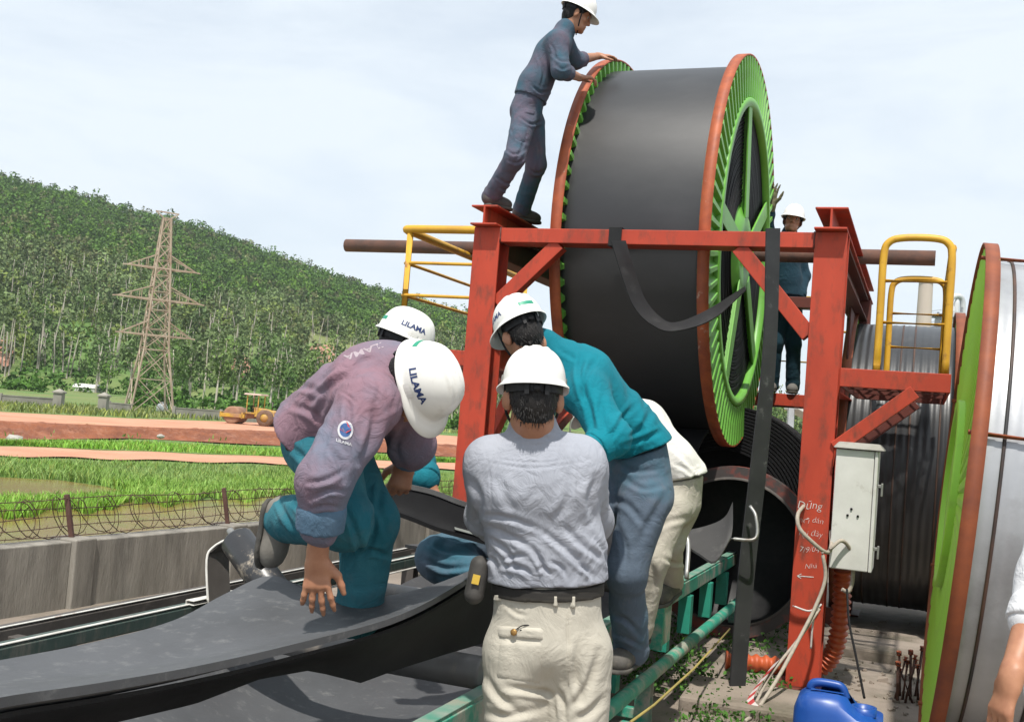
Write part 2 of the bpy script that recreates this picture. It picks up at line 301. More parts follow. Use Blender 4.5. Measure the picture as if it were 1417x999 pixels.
# ---------------------------------------------------------------- trees
LEAF = mat('foliage', (.95, .95, .95), (.7, .75, .7), .75, scale=.35, attr='Col', spec=.25)
BARK = mat('pale_bark', (.58, .53, .45), (.38, .33, .27), .9, scale=1.5, stretch=(1, 1, .3))
def leaf_cloud(C, size, cols):
    n = len(C); a = RNG.normal(size=(n, 3)); a /= np.linalg.norm(a, axis=1)[:, None]; b = RNG.normal(size=(n, 3)); b -= a*(a*b).sum(1)[:, None]; b /= np.linalg.norm(b, axis=1)[:, None]
    s = (size*RNG.uniform(.6, 1.3, n))[:, None]; V = np.stack([C-a*s, C+b*s*.55, C+a*s, C-b*s*.55], 1).reshape(-1, 3); i = np.arange(n)*4
    return V, np.stack([i, i+1, i+2, i+3], 1), np.repeat(cols, 4, 0)
def crown_pts(n, rx, rz, nl=5):
    """leaf positions in a few overlapping lobes, thin between them"""
    ctr = RNG.normal(0, .45, (nl, 3))*np.array([rx, rx, rz]); ctr[:, 2] += rz*.1; k = RNG.integers(0, nl, n); d = RNG.normal(size=(n, 3)); d /= np.linalg.norm(d, axis=1)[:, None]
    return ctr[k]+d*(RNG.uniform(.35, 1, n)**.5)[:, None]*np.array([rx, rx, rz])*.62, k
# the wooded hill: thousands of crowns that read as one mass
pp = []
while len(pp) < 7600:
    px = RNG.uniform(-330, 1180); t = RNG.uniform(0, 1)**.8; d = D0+12+(DR-D0-6)*t
    if px > 640 and RNG.uniform() > .45: continue
    if t < .2 and RNG.uniform() < .5: continue
    if abs(px-455) < 40 and abs(t-.27) < .10: continue
    if abs(px-330) < 20 and abs(t-.10) < .08: continue
    pp.append((px, d, t))
Cs, Sz, Cc = [], [], []
for px, d, t in pp:
    a = azim(px); r = RNG.uniform(1.2, 2.3)*(1.15 if t > .45 else 1.0); hgt = RNG.uniform(.8, 1.25); z = hill_z(px, d); nl = 92
    base = np.array((.082, .165, .024)) if t > .42+.1*math.sin(px*.02) else np.array((.145, .20, .075))
    if RNG.uniform() < .22: base = base*np.array((1.35, 1.25, .8))
    if RNG.uniform() < .12: base = np.array((.15, .16, .065))
    base = base*RNG.uniform(.78, 1.22); q, k = crown_pts(nl, r, r*hgt*(1.0 if t > .42 else 1.5), 4); lobe = RNG.uniform(.8, 1.2, 4)[k]
    Cs.append(q+np.array((a[0]*d, a[1]*d, z+r*hgt*(.8 if t > .42 else 1.5)))); Sz.append(np.full(nl, r*.215)); Cc.append(base[None]*lobe[:, None]*RNG.uniform(.75, 1.25, (nl, 1)))
V, Fq, c = leaf_cloud(np.concatenate(Cs), np.concatenate(Sz), np.concatenate(Cc)); tag(big_mesh('hill_forest', V, Fq, LEAF, col=c, loc=(0, 0, 0)), kind='stuff')
# thin pale stems seen through the forest
b = MB()
for i in range(420):
    px = RNG.uniform(-250, 640); t = RNG.uniform(.02, .42); d = D0+(DR-D0)*t; a = azim(px); z = hill_z(px, d); h = RNG.uniform(4.5, 8); x, y = a*d; e = RNG.normal(0, .5, 2)
    b.tube([(x, y, z-.3), (x+e[0]*.4, y, z+h*.5), (x+e[0], y+e[1]*.3, z+h)], [.16, .12, .05], 5, False)
tag(b.build('forest_stems', BARK, loc=(0, 0, 0)), kind='stuff')
# separate trees along the foot of the hill
protos = []
for k in range(6):
    h = [8.5, 7.5, 9.5, 6.5, 8, 5.5][k]; rt = empty('hillside_tree', (0, 0, 0), 'slender pale-trunked tree with thin grey-green crown at the hill foot', 'tree', 'pale-trunked trees along the foot of the hill')
    t = MB(); bend = RNG.normal(0, .35, 2); top = np.array((bend[0], bend[1], h*.86)); t.tube(catmull([(0, 0, -.4), (bend[0]*.2, 0, h*.4), top], 4), np.linspace(.17, .04, 9), 6)
    for j in range(6):
        u = RNG.uniform(.4, .85); p0 = np.array((bend[0]*u*u, bend[1]*u*u*.8, h*.86*u)); an = RNG.uniform(0, 6.28); l = h*.2; t.tube([p0, p0+np.array((math.cos(an)*l*.5, math.sin(an)*l*.5, l*.7))], [.06, .02], 5)
    tr = t.build('trunk', BARK, rt)
    q, kk = crown_pts(340, h*.20, h*.30, 8); q[:, 2] += h*.68; q[:, :2] += bend*.6; base = np.array([(.13, .19, .07), (.11, .18, .05), (.15, .20, .08), (.085, .17, .035), (.14, .21, .055), (.11, .21, .03)][k])
    V, Fq, c = leaf_cloud(q, np.full(340, h*.036), base[None]*RNG.uniform(.7, 1.35, 8)[kk][:, None]*RNG.uniform(.75, 1.25, (340, 1)))
    cr = big_mesh('crown', V, Fq, LEAF, rt, c); protos.append((rt, tr, cr))
spots = [(238, 128, 1), (300, 131, 4), (328, 140, 0), (283, 150, 2), (352, 150, 3), (375, 138, 1)]
for i in range(124):
    px = RNG.uniform(-200, 700) if i % 4 else RNG.uniform(640, 1130); spots.append((px, RNG.uniform(150, 245) if px > 120 else RNG.uniform(195, 270), int(RNG.integers(0, 6))))
used = set()
for px, d, k in spots:
    rt, tr, cr = protos[k]; a = azim(px)
    if k in used:
        o = inst(rt); inst(tr, o); inst(cr, o)
    else: o = rt; used.add(k)
    o.location = (float(a[0]*d), float(a[1]*d), float(hill_z(px, d))); s = RNG.uniform(.75, 1.15); o.scale = (s, s, s); o.rotation_euler = (0, 0, RNG.uniform(0, 6.28))
# undergrowth along the meadow edge
Cs, Sz, Cc = [], [], []
for i in range(1000):
    px = RNG.uniform(-300, 700); d = RNG.uniform(118, 215) if px > 150 else RNG.uniform(150, 230)
    if 60 < px < 185 and d < 168: continue
    a = azim(px); r = RNG.uniform(.5, 1.5); q, k = crown_pts(40, r, r*.7, 3); base = np.array((.075, .16, .025))*RNG.uniform(.7, 1.4)
    Cs.append(q+np.array((a[0]*d, a[1]*d, hill_z(px, d)+r*.4))); Sz.append(np.full(40, r*.3)); Cc.append(base[None]*RNG.uniform(.65, 1.35, (40, 1)))
V, Fq, c = leaf_cloud(np.concatenate(Cs), np.concatenate(Sz), np.concatenate(Cc)); tag(big_mesh('undergrowth', V, Fq, LEAF, col=c, loc=(0, 0, 0)), kind='stuff')
# red soil scars on the hill
for nm, pc, tc, hw, ht in (('soil_scar', 455, .30, 34, .06), ('soil_scar', 330, .12, 14, .04), ('soil_scar', 5, .10, 10, .05)):
    G = []
    for px in np.linspace(pc-hw, pc+hw, 12):
        row = []
        for t in np.linspace(tc-ht*(1-((px-pc)/hw)**2)**.5-.01, tc+ht*(1-((px-pc)/hw)**2)**.5*RNG.uniform(.6, 1.1), 6):
            d = D0+(DR-D0)*t; a = azim(px); row.append((a[0]*d, a[1]*d, hill_z(px, d)+.9+RNG.uniform(-.3, .3)))
        G.append(row)
    tag(MB().grid(G).build(nm, mat('hill_soil', (.34, .15, .09), (.42, .24, .17), .95, scale=.3, dirt=(.16, .15, .07), dscale=.35, bump=.8, bscale=.8, bdist=.5), fix=True), kind='structure')
# ---------------------------------------------------------------- pylon
def ang_bar(b, p0, p1, w): b.bar(p0, p1, w, w)
PYM = mat('weathered_pylon_steel', (.42, .345, .265), (.32, .24, .175), .7, scale=.8, dirt=(.25, .13, .08), dscale=1.1)
pb = onz(205, 573, -1.1); py = empty('lattice_pylon', pb, 'rusty lattice power pylon without wires, standing below the green hill', 'pylon', rz=.5); py.scale = (.80, .80, .93)
HW = [(0, 2.35), (6.3, 1.35), (12, .95), (19.3, .42)]
def pc(i, z): w = interp(HW, z); return np.array(((-1, 1, 1, -1)[i]*w, (-1, -1, 1, 1)[i]*w, z))
for i in range(4):
    b = MB()
    for z0, z1 in ((0, 6.3), (6.3, 12), (12, 19.3)): b.bar(pc(i, z0), pc(i, z1), .16, .16)
    b.build('leg', PYM, py, raw=True)
b = MB(); zs = [0, 3.4, 6.3, 8.3, 10.2, 12, 13.6, 15.1, 16.5, 17.8, 19.3]
for i in range(4):
    j = (i+1) % 4
    for z0, z1 in zip(zs, zs[1:]):
        b.bar(pc(i, z0), pc(j, z1), .08, .08); b.bar(pc(j, z0), pc(i, z1), .08, .08); b.bar(pc(i, z1), pc(j, z1), .07, .07)
tag(b.build('lattice', PYM, py, raw=True), kind='stuff')
for z, l in ((7.7, 3.9), (11.2, 4.6), (14.3, 3.8)):
    b = MB(); w = interp(HW, z)
    for s in (-1, 1):
        tip = np.array((s*l, 0, z+.05))
        for y in (-w, w):
            b.bar((s*w, y, z), tip, .14, .14); b.bar((s*w, y, z+1.3), tip, .1, .1)
            for u in (.3, .6): p = np.array((s*w, y, z))*(1-u)+tip*u; q = np.array((s*w, y, z+1.3))*(1-u)+tip*u; b.bar(p, q, .07, .07)
        b.bar(tip, tip+np.array((s*.5, 0, -.05)), .12, .12)
    b.bar((-w, -w, z), (w, -w, z), .14, .14); b.bar((-w, w, z), (w, w, z), .14, .14); b.build('crossarm', PYM, py, raw=True)
b = MB()
for s in (-1, 1): b.bar((0, 0, 19.1), (s*1.3, 0, 19.9), .12, .12)
b.bar((-1.3, 0, 19.9), (1.3, 0, 19.9), .12, .12); b.build('peak_bracket', PYM, py, raw=True)
# ---------------------------------------------------------------- boundary wall of the far yard
BW = mat('grey_render', (.30, .28, .24), (.22, .205, .18), .9, scale=.8, dirt=(.12, .11, .09), dscale=.9, stretch=(1, 1, .5))
def wall_run(pts, label):
    o = empty('boundary_wall', onz(*pts[0], -1.1), label, 'wall')
    for (x0, y0), (x1, y1) in zip(pts, pts[1:]):
        A = onz(x0, y0, -1.1); B = onz(x1, y1, -1.1); n = max(1, round(np.linalg.norm(B-A)/4))
        for k in range(n):
            p, q = A+(B-A)*k/n, A+(B-A)*(k+1)/n; d = nrm(q-p); hz_ = np.array((0, 0, .38))
            MB().bar(p+d*.13+hz_, q-d*.13+hz_, .14, .86).build('wall_panel', BW, o); MB().bar(p-np.array((0, 0, .1)), p+np.array((0, 0, .98)), .24, .24, (0, 1, 0)).build('wall_post', BW, o)
        MB().bar(A+np.array((0, 0, .83)), B+np.array((0, 0, .83)), .2, .09).build('coping', BW, o)
    return o
wall_run([(-250, 544), (74, 565)], 'low grey yard wall left of the two gate pillars')
wall_run([(150, 570), (181, 573)], 'short low grey wall between the right gate pillar and the pylon')
wall_run([(240, 577), (305, 581), (420, 588)], 'low grey yard wall behind the yellow road roller')
for x, y, lab in ((80, 566, 'square gate pillar on the left of the yard gap'), (142, 571, 'square gate pillar nearer the pylon')):
    p = onz(x, y, -1.1); o = empty('gate_pillar', p, lab, 'pillar'); s = .36
    MB().box((-s, -s, -.1), (s, s, 1.35)).build('shaft', BW, o, .02, raw=True)
    MB().box((-.45, -.45, 1.35), (.45, .45, 1.47)).add([(-.42, -.42, 1.472), (.42, -.42, 1.472), (.42, .42, 1.472), (-.42, .42, 1.472), (0, 0, 1.75)], [(0, 1, 4), (1, 2, 4), (2, 3, 4), (3, 0, 4)]).build('cap', BW, o, raw=True)
# white barrel-roofed shed
p = onz(121, 547, -.75); o = empty('shed', p, 'low white shed with a rounded roof beyond the gate pillars', 'shed', rz=-.35); x = 2.0
MB().box((-x, -.9, 0), (x, .9, 1.15)).build('wall', mat('whitewash', (.55, .54, .50), (.36, .36, .33), .9, scale=1.2), o, raw=True)
G = [[(xx, -1.0*math.cos(t), 1.1+.6*math.sin(t)) for t in np.linspace(0, math.pi, 12)] for xx in (-x-.1, x+.1)]
MB().grid(G).add([G[0][i] for i in range(12)], [tuple(range(12))]).add([G[1][i] for i in range(12)], [tuple(range(12))[::-1]]).build('roof', mat('white_sheet', (.72, .71, .68), (.55, .54, .5), .7, scale=2), o, raw=True)
MB().box((-x-.03, -.4, .1), (-x, .4, 1.05)).build('doorway', DRUB(), o, raw=True)
# round white tank by the pylon
p = onz(212, 572, -1.1); o = empty('water_tank', p+np.array((.3, 1.5, 0)), 'small round white tank standing inside the pylon legs', 'tank')
MB().lathe((0, 0, 0), (0, 0, 1), [(0, 0), (.0, .5), (.7, .52), (.95, .35), (1.05, 0)], 20).build('body', mat('white_plastic', (.75, .75, .73), (.6, .6, .58), .5), o, raw=True)
MB().lathe((0, 0, 1.04), (0, 0, 1), [(0, .16), (.1, .16), (.1, 0)], 14).build('lid', STEEL(), o, raw=True)
# ---------------------------------------------------------------- road roller
p = onz(347, 588, -1.08); ro = empty('road_roller', p, 'dusty yellow road roller with a canopy on the red dirt road', 'roller', rz=-.12)
YM = mat('dusty_yellow', (.52, .33, .03), (.40, .24, .05), .6, scale=1.5, dirt=(.36, .2, .11), dscale=1.6, dlo=.45, dhi=.65); DM = mat('earth_caked_steel', (.33, .19, .12), (.24, .13, .08), .85, scale=2); TY = mat('dusty_tyre', (.12, .075, .05), (.2, .12, .08), .9, scale=3)
MB().lathe((-1.35, -1.0, .72), (0, 1, 0), [(0, 0), (0, .60), (.02, .72), (1.98, .72), (2.0, .6), (2.0, 0)], 32).build('drum', DM, ro, raw=True)
b = MB()
for y in (-1.12, 1.06): b.box((-2.25, y, .55), (-.2, y+.08, .85))
b.box((-2.33, -1.12, .5), (-2.2, 1.14, .95)); b.box((-.5, -1.12, .5), (-.35, 1.14, 1.0)); b.build('drum_frame', YM, ro, raw=True, bevel=.02)
MB().box((-.34, -.55, .55), (.4, .55, .95)).build('hitch', DM, ro, raw=True, bevel=.03)
MB().hexa([(.5, -.8, .7), (2.2, -.75, .7), (2.2, .75, .7), (.5, .8, .7), (.55, -.7, 1.5), (2.15, -.65, 1.25), (2.15, .65, 1.25), (.55, .7, 1.5)]).build('hood', YM, ro, raw=True, bevel=.05)
MB().box((-.25, -.8, .93), (.6, .8, 1.05)).box((.45, -.8, 1.05), (.55, .8, 1.5)).build('cab_floor', YM, ro, raw=True, bevel=.02)
for y in (-.98, .98):
    w = MB().lathe((1.5, y-.22, .68), (0, 1, 0), [(0, .35), (0, .6), (.06, .68), (.38, .68), (.44, .6), (.44, .35)], 28).build('wheel', TY, ro, raw=True)
    MB().lathe((1.5, y-.2, .68), (0, 1, 0), [(0, 0), (0, .34), (.4, .34), (.4, 0)], 20).build('rim', YM, w, raw=True)
    MW[w] = MW[ro]
for x_, y in ((-.2, -.75), (-.2, .75), (.75, -.75), (.75, .75)): MB().bar((x_, y, 1.0), (x_, y, 2.5), .07, .07, (0, 1, 0)).build('canopy_post', YM, ro, raw=True)
MB().hexa([(-.5, -.95, 2.48), (1.0, -.95, 2.48), (1.0, .95, 2.48), (-.5, .95, 2.48), (-.4, -.85, 2.62), (.95, -.85, 2.62), (.95, .85, 2.62), (-.4, .85, 2.62)]).build('canopy', mat('pinkish_canopy', (.5, .38, .32), (.4, .3, .25), .8), ro, raw=True, bevel=.02)
MB().box((.1, -.3, 1.05), (.5, .3, 1.35)).box((.42, -.3, 1.35), (.52, .3, 1.75)).build('seat', BLACK(), ro, raw=True, bevel=.03)
MB().tube([(-.1, 0, 1.05), (-.02, 0, 1.55)], .04, 8).lathe((-.02, 0, 1.56), (-.2, 0, 1), [(-.02, .17), (0, .2), (.02, .17)], 16).build('steering_wheel', BLACK(), ro, raw=True)
MB().tube([(1.6, .3, 1.3), (1.6, .3, 2.0)], .05, 8).build('exhaust_pipe', GRYM(), ro, raw=True)
# ---------------------------------------------------------------- cement works far right
CH = mat('chimney_concrete', (.52, .44, .38), (.46, .38, .33), .9, scale=.2, stretch=(1, 1, .3))
p = P(1271, 560, 230); p[2] = -1; o = empty('chimney', p, 'tall pale chimney rising behind the yellow hoop rail', 'chimney')
zt = P(1271, 382, 230)[2]+1
MB().lathe((0, 0, 0), (0, 0, 1), [(0, 2.0), (zt-1.2, 1.45), (zt, 1.45), (zt, 1.2), (zt-1, 1.2)], 24).build('shaft', CH, o, raw=True); MB().lathe((0, 0, zt-.9), (0, 0, 1), [(0, 1.46), (0, 1.75), (.6, 1.75), (.6, 1.46)], 24).build('collar', CH, o, raw=True)
p = P(1300, 560, 235); p[2] = -1; o = empty('process_tower', p, 'white steel process tower with ducts right of the pale chimney', 'tower', rz=.3)
zt = P(1300, 404, 235)[2]+1; WM = mat('pale_steelwork', (.55, .56, .57), (.42, .43, .45), .7, scale=.4); GM = mat('grey_steelwork', (.22, .23, .25), (.3, .3, .32), .7, scale=.4)
for sx in (-2.6, 0, 2.6):
    for sy in (-2.2, 2.2): MB().bar((sx, sy, 0), (sx, sy, zt-4+sx*.4), .35, .35, (0, 1, 0)).build('column', GM, o, raw=True)
for k, z in enumerate(np.arange(zt-15, zt-3, 2.4)):
    MB().box((-3.2, -2.6, z), (3.2, 2.6, z+.25)).build('deck', GM, o, raw=True); b = MB()
    for s in (-2.6, 2.6): b.bar((-3.2, s, z+1.2), (3.2, s, z+1.2), .1, .1)
    for s in (-3.2, 3.2): b.bar((s, -2.6, z+1.2), (s, 2.6, z+1.2), .1, .1)
    b.build('railing', WM, o, raw=True)
for x_, r_, h in ((-1.6, .8, 9), (1.0, 1.2, 12), (2.9, .6, 13)): MB().lathe((x_, 0, zt-15), (0, 0, 1), [(0, .3), (2, r_), (h, r_), (h+1.3, .2), (h+1.3, 0)], 20).build('cyclone', WM, o, raw=True)
b = MB(); b.tube(catmull([(1, 0, zt-2), (2, 0, zt-.5), (4.2, 0, zt-.8), (4.6, 0, zt-5), (4.6, 0, zt-16)], 5), .6, 12); b.build('duct', WM, o, raw=True)
# awning post beyond the reel
p = P(1093, 592, 24); p[2] = -1.1; o = empty('awning', p, 'grey post with a white and orange sloping awning behind the red frame', 'awning')
zt = P(1093, 553, 24)[2]+1.1; MB().bar((0, 0, 0), (0, 0, zt), .13, .13, (0, 1, 0)).build('post', mat('galvanised', (.5, .52, .54), (.42, .44, .46), .5, metal=.3), o, raw=True)
MB().hexa([(.05, -.4, zt-.2), (.55, -.4, zt-.42), (.55, .8, zt-.42), (.05, .8, zt-.2), (.05, -.4, zt-.1), (.55, -.4, zt-.32), (.55, .8, zt-.32), (.05, .8, zt-.1)]).build('roof_sheet', mat('white_sheet', (.7, .7, .7), None, .6), o, raw=True)
MB().bar((.57, -.4, zt-.44), (.57, .8, zt-.44), .03, .16).build('fascia', mat('orange_strip', (.6, .2, .07), None, .6), o, raw=True)
# ---------------------------------------------------------------- the site slab, retaining wall and barbed wire
def wa(b): return -5.46+.077*(b-5.38)
site = mat('site_concrete', (.27, .225, .185), (.20, .165, .135), .95, scale=1.2, dirt=(.10, .09, .06), dscale=1.9, dlo=.48, dhi=.7, bump=.6, bscale=22, bdist=.012)
bs = np.linspace(-6, 40, 47); G = []
for b_ in bs: G.append([L(a, b_, .02*math.sin(a*3.1+b_*1.7)*math.sin(b_*2.3) if a > wa(b_)+.2 else 0) for a in np.concatenate([[wa(b_)+.09], np.linspace(-5, 3, 33), np.linspace(4, 30, 10)])])
tag(MB().grid(G).build('site_ground', site, fix=True), kind='structure')
wl = empty('retaining_wall', L(wa(6), 6, -1.6), 'stained concrete retaining wall topped with barbed wire along the conveyor', 'wall')
b0 = 5.97-1.62*4; b = MB()
for k in range(16):
    y0, y1 = b0+1.62*k, b0+1.62*(k+1)
    MB().hexa([L(wa(y0+.1)-.09, y0+.1, -1.7), L(wa(y1-.1)-.09, y1-.1, -1.7), L(wa(y1-.1)+.09, y1-.1, -1.7), L(wa(y0+.1)+.09, y0+.1, -1.7), L(wa(y0+.1)-.09, y0+.1, .45), L(wa(y1-.1)-.09, y1-.1, .45), L(wa(y1-.1)+.09, y1-.1, .45), L(wa(y0+.1)+.09, y0+.1, .45)]).build('wall_panel', CONC(), wl, bevel=.008)
    q = y0; MB().hexa([L(wa(q)+s*.12, q+t*.1, z) for z in (-1.7, .465) for s, t in ((-1, -1), (1, -1), (1, 1), (-1, 1))]).build('pilaster', CONC(), wl, bevel=.01)
fe = empty('barbed_wire_fence', L(wa(6), 6, .46), 'rusty barbed wire and coiled wire on short posts along the wall top', 'fence')
FW = mat('rusty_wire', (.07, .04, .03), (.10, .055, .04), .85, scale=9); FP = mat('rusty_post', (.085, .04, .032), (.12, .06, .045), .85, scale=9)
for k in range(16): q = b0+1.62*k; MB().bar(L(wa(q), q, .40), L(wa(q)-.05, q-.05, .755), .030, .030, (0, 1, 0)).build('post', FP, fe)
for k in range(5):
    z = .48+.062*k; b = MB(); pts = [L(wa(y)-.02-.03*k/4, y, z+.008*math.sin(y*3.9+k*2)-.006*abs(math.sin((y-b0)*math.pi/1.62))) for y in np.arange(b0, b0+1.62*15.9, .27)]; b.tube(pts, .0032, 4)
    for y in np.arange(b0, b0+1.62*9, .11): p = L(wa(y)-.02-.03*k/4, y, z); b.bar(p+np.array((0, -.007, -.012)), p+np.array((0, .007, .012)), .003, .003)
    b.build('wire_strand', FW, fe)
pts = []
for k in range(int(15.5/.14)*12):
    t = k/12*2*math.pi; y = b0+k/12*.14+.06*math.sin(k*.21); pts.append(L(wa(y)-.035+.012*math.cos(t), y+.11*math.cos(t+.6), .60+.135*math.sin(t)*(1+.1*math.sin(k*.13))))
MB().tube(pts, .0034, 4).build('wire_coil', FW, fe)
# kerb slabs and weeds at the foot of the frame
for (q, s, lab) in (((1205, 905), (.5, .28), 'cracked concrete kerb slab right of the red post'), ((1060, 985), (.45, .3), 'concrete footing slab at the foot of the red post')):
    p = onz(*q, 0); o = MB().box((-s[0], -s[1], -.05), (s[0], s[1], .085)).build('kerb_slab', site, None, .02, loc=(0, 0, 0)); o.location = tuple(p); o.rotation_euler = (0, 0, -TH+.05); tag(o, lab, 'kerb')
pts = []; cc = []
for i in range(620):
    x = RNG.uniform(860, 1095); y = RNG.uniform(845, 1010); p = onz(x, y, 0)
    if math.sin(p[0]*6)+math.sin(p[1]*5) < -.5: continue
    for k in range(7): pts.append(p+np.array((RNG.normal(0, .03), RNG.normal(0, .03), RNG.uniform(.01, .09)))); cc.append(np.array((.055, .14, .02))*RNG.uniform(.5, 1.5))
V, Fq, c = leaf_cloud(np.array(pts), np.full(len(pts), .016), np.array(cc)); tag(big_mesh('weeds', V, Fq, LEAF, col=c, loc=(0, 0, 0)), kind='stuff')
b = MB()
for i in range(190):
    s = RNG.uniform(.004, .013)*(1+1.2*(RNG.uniform() < .1)); p = onz(RNG.uniform(1120, 1290), RNG.uniform(862, 990), 0); s; an = RNG.uniform(0, 3); ca, sa = math.cos(an), math.sin(an); b.hexa([p+np.array(((x*ca-y*sa)*s*RNG.uniform(.5, 1.4), (x*sa+y*ca)*s*RNG.uniform(.5, 1.4), z*RNG.uniform(.5, 1.1))) for z in (-.004, s*.7+.012) for x, y in ((-1, -1), (1, -1), (1, 1), (-1, 1))])
tag(b.build('rubble', site, loc=(0, 0, 0)), kind='stuff')
# ================================================================ plant: reel stand, reels, conveyor
def ona(px, py, a):                                        # where a sight line meets the vertical plane a = const of the plant grid
    q = ray(px, py); n = np.array((math.cos(TH), -math.sin(TH), 0)); return CAM+q*((a-CAM@n)/(q@n))
def bz(p): return (p[0]*math.sin(TH)+p[1]*math.cos(TH), p[2])
def text_mesh(s, size, shear=0., thin=0.):
    c = bpy.data.curves.new('txt', 'FONT'); c.body = s; c.size = size; c.shear = shear; c.align_x = 'CENTER'; c.align_y = 'CENTER'; c.offset = thin; c.resolution_u = 3
    o = bpy.data.objects.new('txt', c); COL.objects.link(o); me = bpy.data.meshes.new_from_object(o.evaluated_get(bpy.context.evaluated_depsgraph_get()))
    V = np.array([v.co[:] for v in me.vertices]); Fc = [tuple(p.vertices) for p in me.polygons]; bpy.data.objects.remove(o); bpy.data.meshes.remove(me); return V, Fc
# ---------------------------------------------------------------- reel stand
A0, B0 = -1.8, 8.5
gs = empty('reel_stand', L(A0, B0, 0), 'tall red steel frame carrying the big belt reel, with side platforms and yellow rails', 'steel frame', rz=-TH)
def g(a, b, z): return (a-A0, b-B0, z)
def G_(name, mb, m, bev=.004, par=None):
    o = mb.build(name, m, par or gs, bev, raw=True); MW[o] = MW[gs]; return o
AL, AR, BF, BR = -2.96, -.61, 7.115, 10.4
for a in (AL, AR):
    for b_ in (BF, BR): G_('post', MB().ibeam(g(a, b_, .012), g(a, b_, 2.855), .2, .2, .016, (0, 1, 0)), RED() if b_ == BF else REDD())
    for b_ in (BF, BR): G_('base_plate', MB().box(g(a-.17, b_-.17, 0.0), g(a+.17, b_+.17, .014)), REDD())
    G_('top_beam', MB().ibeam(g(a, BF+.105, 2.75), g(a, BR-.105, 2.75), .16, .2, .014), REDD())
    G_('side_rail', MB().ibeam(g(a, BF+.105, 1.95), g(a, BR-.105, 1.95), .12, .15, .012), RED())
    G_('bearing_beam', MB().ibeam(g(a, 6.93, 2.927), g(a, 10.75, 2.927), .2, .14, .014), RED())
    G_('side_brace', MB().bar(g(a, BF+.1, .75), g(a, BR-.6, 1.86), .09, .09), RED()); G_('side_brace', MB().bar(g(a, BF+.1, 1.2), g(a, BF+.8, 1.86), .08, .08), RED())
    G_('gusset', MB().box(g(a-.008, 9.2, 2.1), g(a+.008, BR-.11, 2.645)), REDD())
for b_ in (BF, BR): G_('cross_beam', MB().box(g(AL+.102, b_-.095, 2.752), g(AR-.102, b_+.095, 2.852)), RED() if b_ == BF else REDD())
for a0, a1, z1 in ((AL+.1, AL+.53, 2.32), (AR-.1, AR-.58, 2.2)): G_('knee_brace', MB().bar(g(a0, BF-.03, z1), g(a1, BF-.03, 2.752), .1, .1, (0, 1, 0)), RED())
for a, sg in ((AL, 1), (AR, -1)):                            # weld beads and end plates at the joints
    for b_ in (BF,):
        for z in (2.752, 2.852): G_('weld_bead', MB().tube([g(a+sg*.102, b_-.1, z), g(a+sg*.102, b_+.1, z)], .006, 6), REDD(), 0)
        G_('weld_bead', MB().tube([g(a+sg*.102, b_-.097, 2.75), g(a+sg*.103, b_-.099, 2.80), g(a+sg*.101, b_-.097, 2.854)], .006, 6), REDD(), 0)
    for bb in (-.07, .07):
        for ss in (-.07, .07): G_('bolt', MB().lathe(g(a+ss, BF+bb, 2.856), (0, 0, 1), [(0, .014), (.012, .014), (.012, 0)], 6, smooth=False), REDD(), 0)
def deck(a0, a1, b0, b1, z, name='platform'):
    m = RED()
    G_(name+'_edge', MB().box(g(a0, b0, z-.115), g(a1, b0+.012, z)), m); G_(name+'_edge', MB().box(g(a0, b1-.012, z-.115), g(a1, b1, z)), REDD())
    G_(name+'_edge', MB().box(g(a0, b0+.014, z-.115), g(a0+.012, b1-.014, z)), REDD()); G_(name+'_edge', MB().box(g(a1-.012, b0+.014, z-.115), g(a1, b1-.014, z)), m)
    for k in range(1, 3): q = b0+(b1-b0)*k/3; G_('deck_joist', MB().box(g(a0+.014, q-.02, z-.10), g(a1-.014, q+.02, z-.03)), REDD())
    b = MB(); sx, sy = .075, .032                             # expanded metal sheet
    nx, ny = int((a1-a0-.03)/sx), int((b1-b0-.03)/sy)
    for i in range(nx):
        for j in range(ny):
            x, y = a0+.015+i*sx, b0+.015+j*sy; s = 1 if (i+j) % 2 else -1
            b.bar(g(x, y+(sy if s > 0 else 0), z-.018), g(x+sx, y+(0 if s > 0 else sy), z-.018), .008, .006)
    tag(G_('deck_mesh', b, REDD(), 0), kind='stuff')
def hoop(pts, r, name='rail_hoop'): return G_(name, MB().tube([g(*p) for p in catmull(pts, 5)], r, 10), YEL(), 0)
deck(AR+.11, .14, 7.0, 8.9, 2.0); deck(-3.88, AL-.11, 7.5, 10.3, 2.0); deck(AL+.11, AR-.11, 10.52, 11.15, 1.95)
for b_ in (7.03, 8.86):
    G_('deck_brace', MB().bar(g(AR+.105, b_, 1.5), g(-.06, b_, 1.88), .07, .085), RED() if b_ < 8 else REDD())
    if b_ > 8: G_('deck_brace', MB().bar(g(AL-.105, b_+.25, 1.4), g(-3.7, b_+.25, 1.88), .07, .085), REDD())
zt = 2.83
for b_ in (7.05, 8.8):
    hoop([(-.29, b_, 1.99), (-.29, b_, 2.4), (-.29, b_, zt-.12), (-.265, b_, zt-.03), (-.18, b_, zt), (.0, b_, zt), (.08, b_, zt-.03), (.105, b_, zt-.12), (.105, b_, 2.4), (.105, b_, 1.99)], .023)
    for z in (2.56, 2.30): G_('mid_rail', MB().tube([g(-.27, b_, z), g(.09, b_, z)], .011, 8), YEL(), 0)
for z, r in ((zt-.05, .022), (2.56, .011), (2.30, .011)): G_('side_guard', MB().tube([g(.108, 7.08, z), g(.108, 8.78, z)], r, 8), YEL(), 0)
G_('rail_post', MB().tube([g(.108, 7.9, 2.0), g(.108, 7.9, zt-.05)], .022, 8), YEL(), 0)
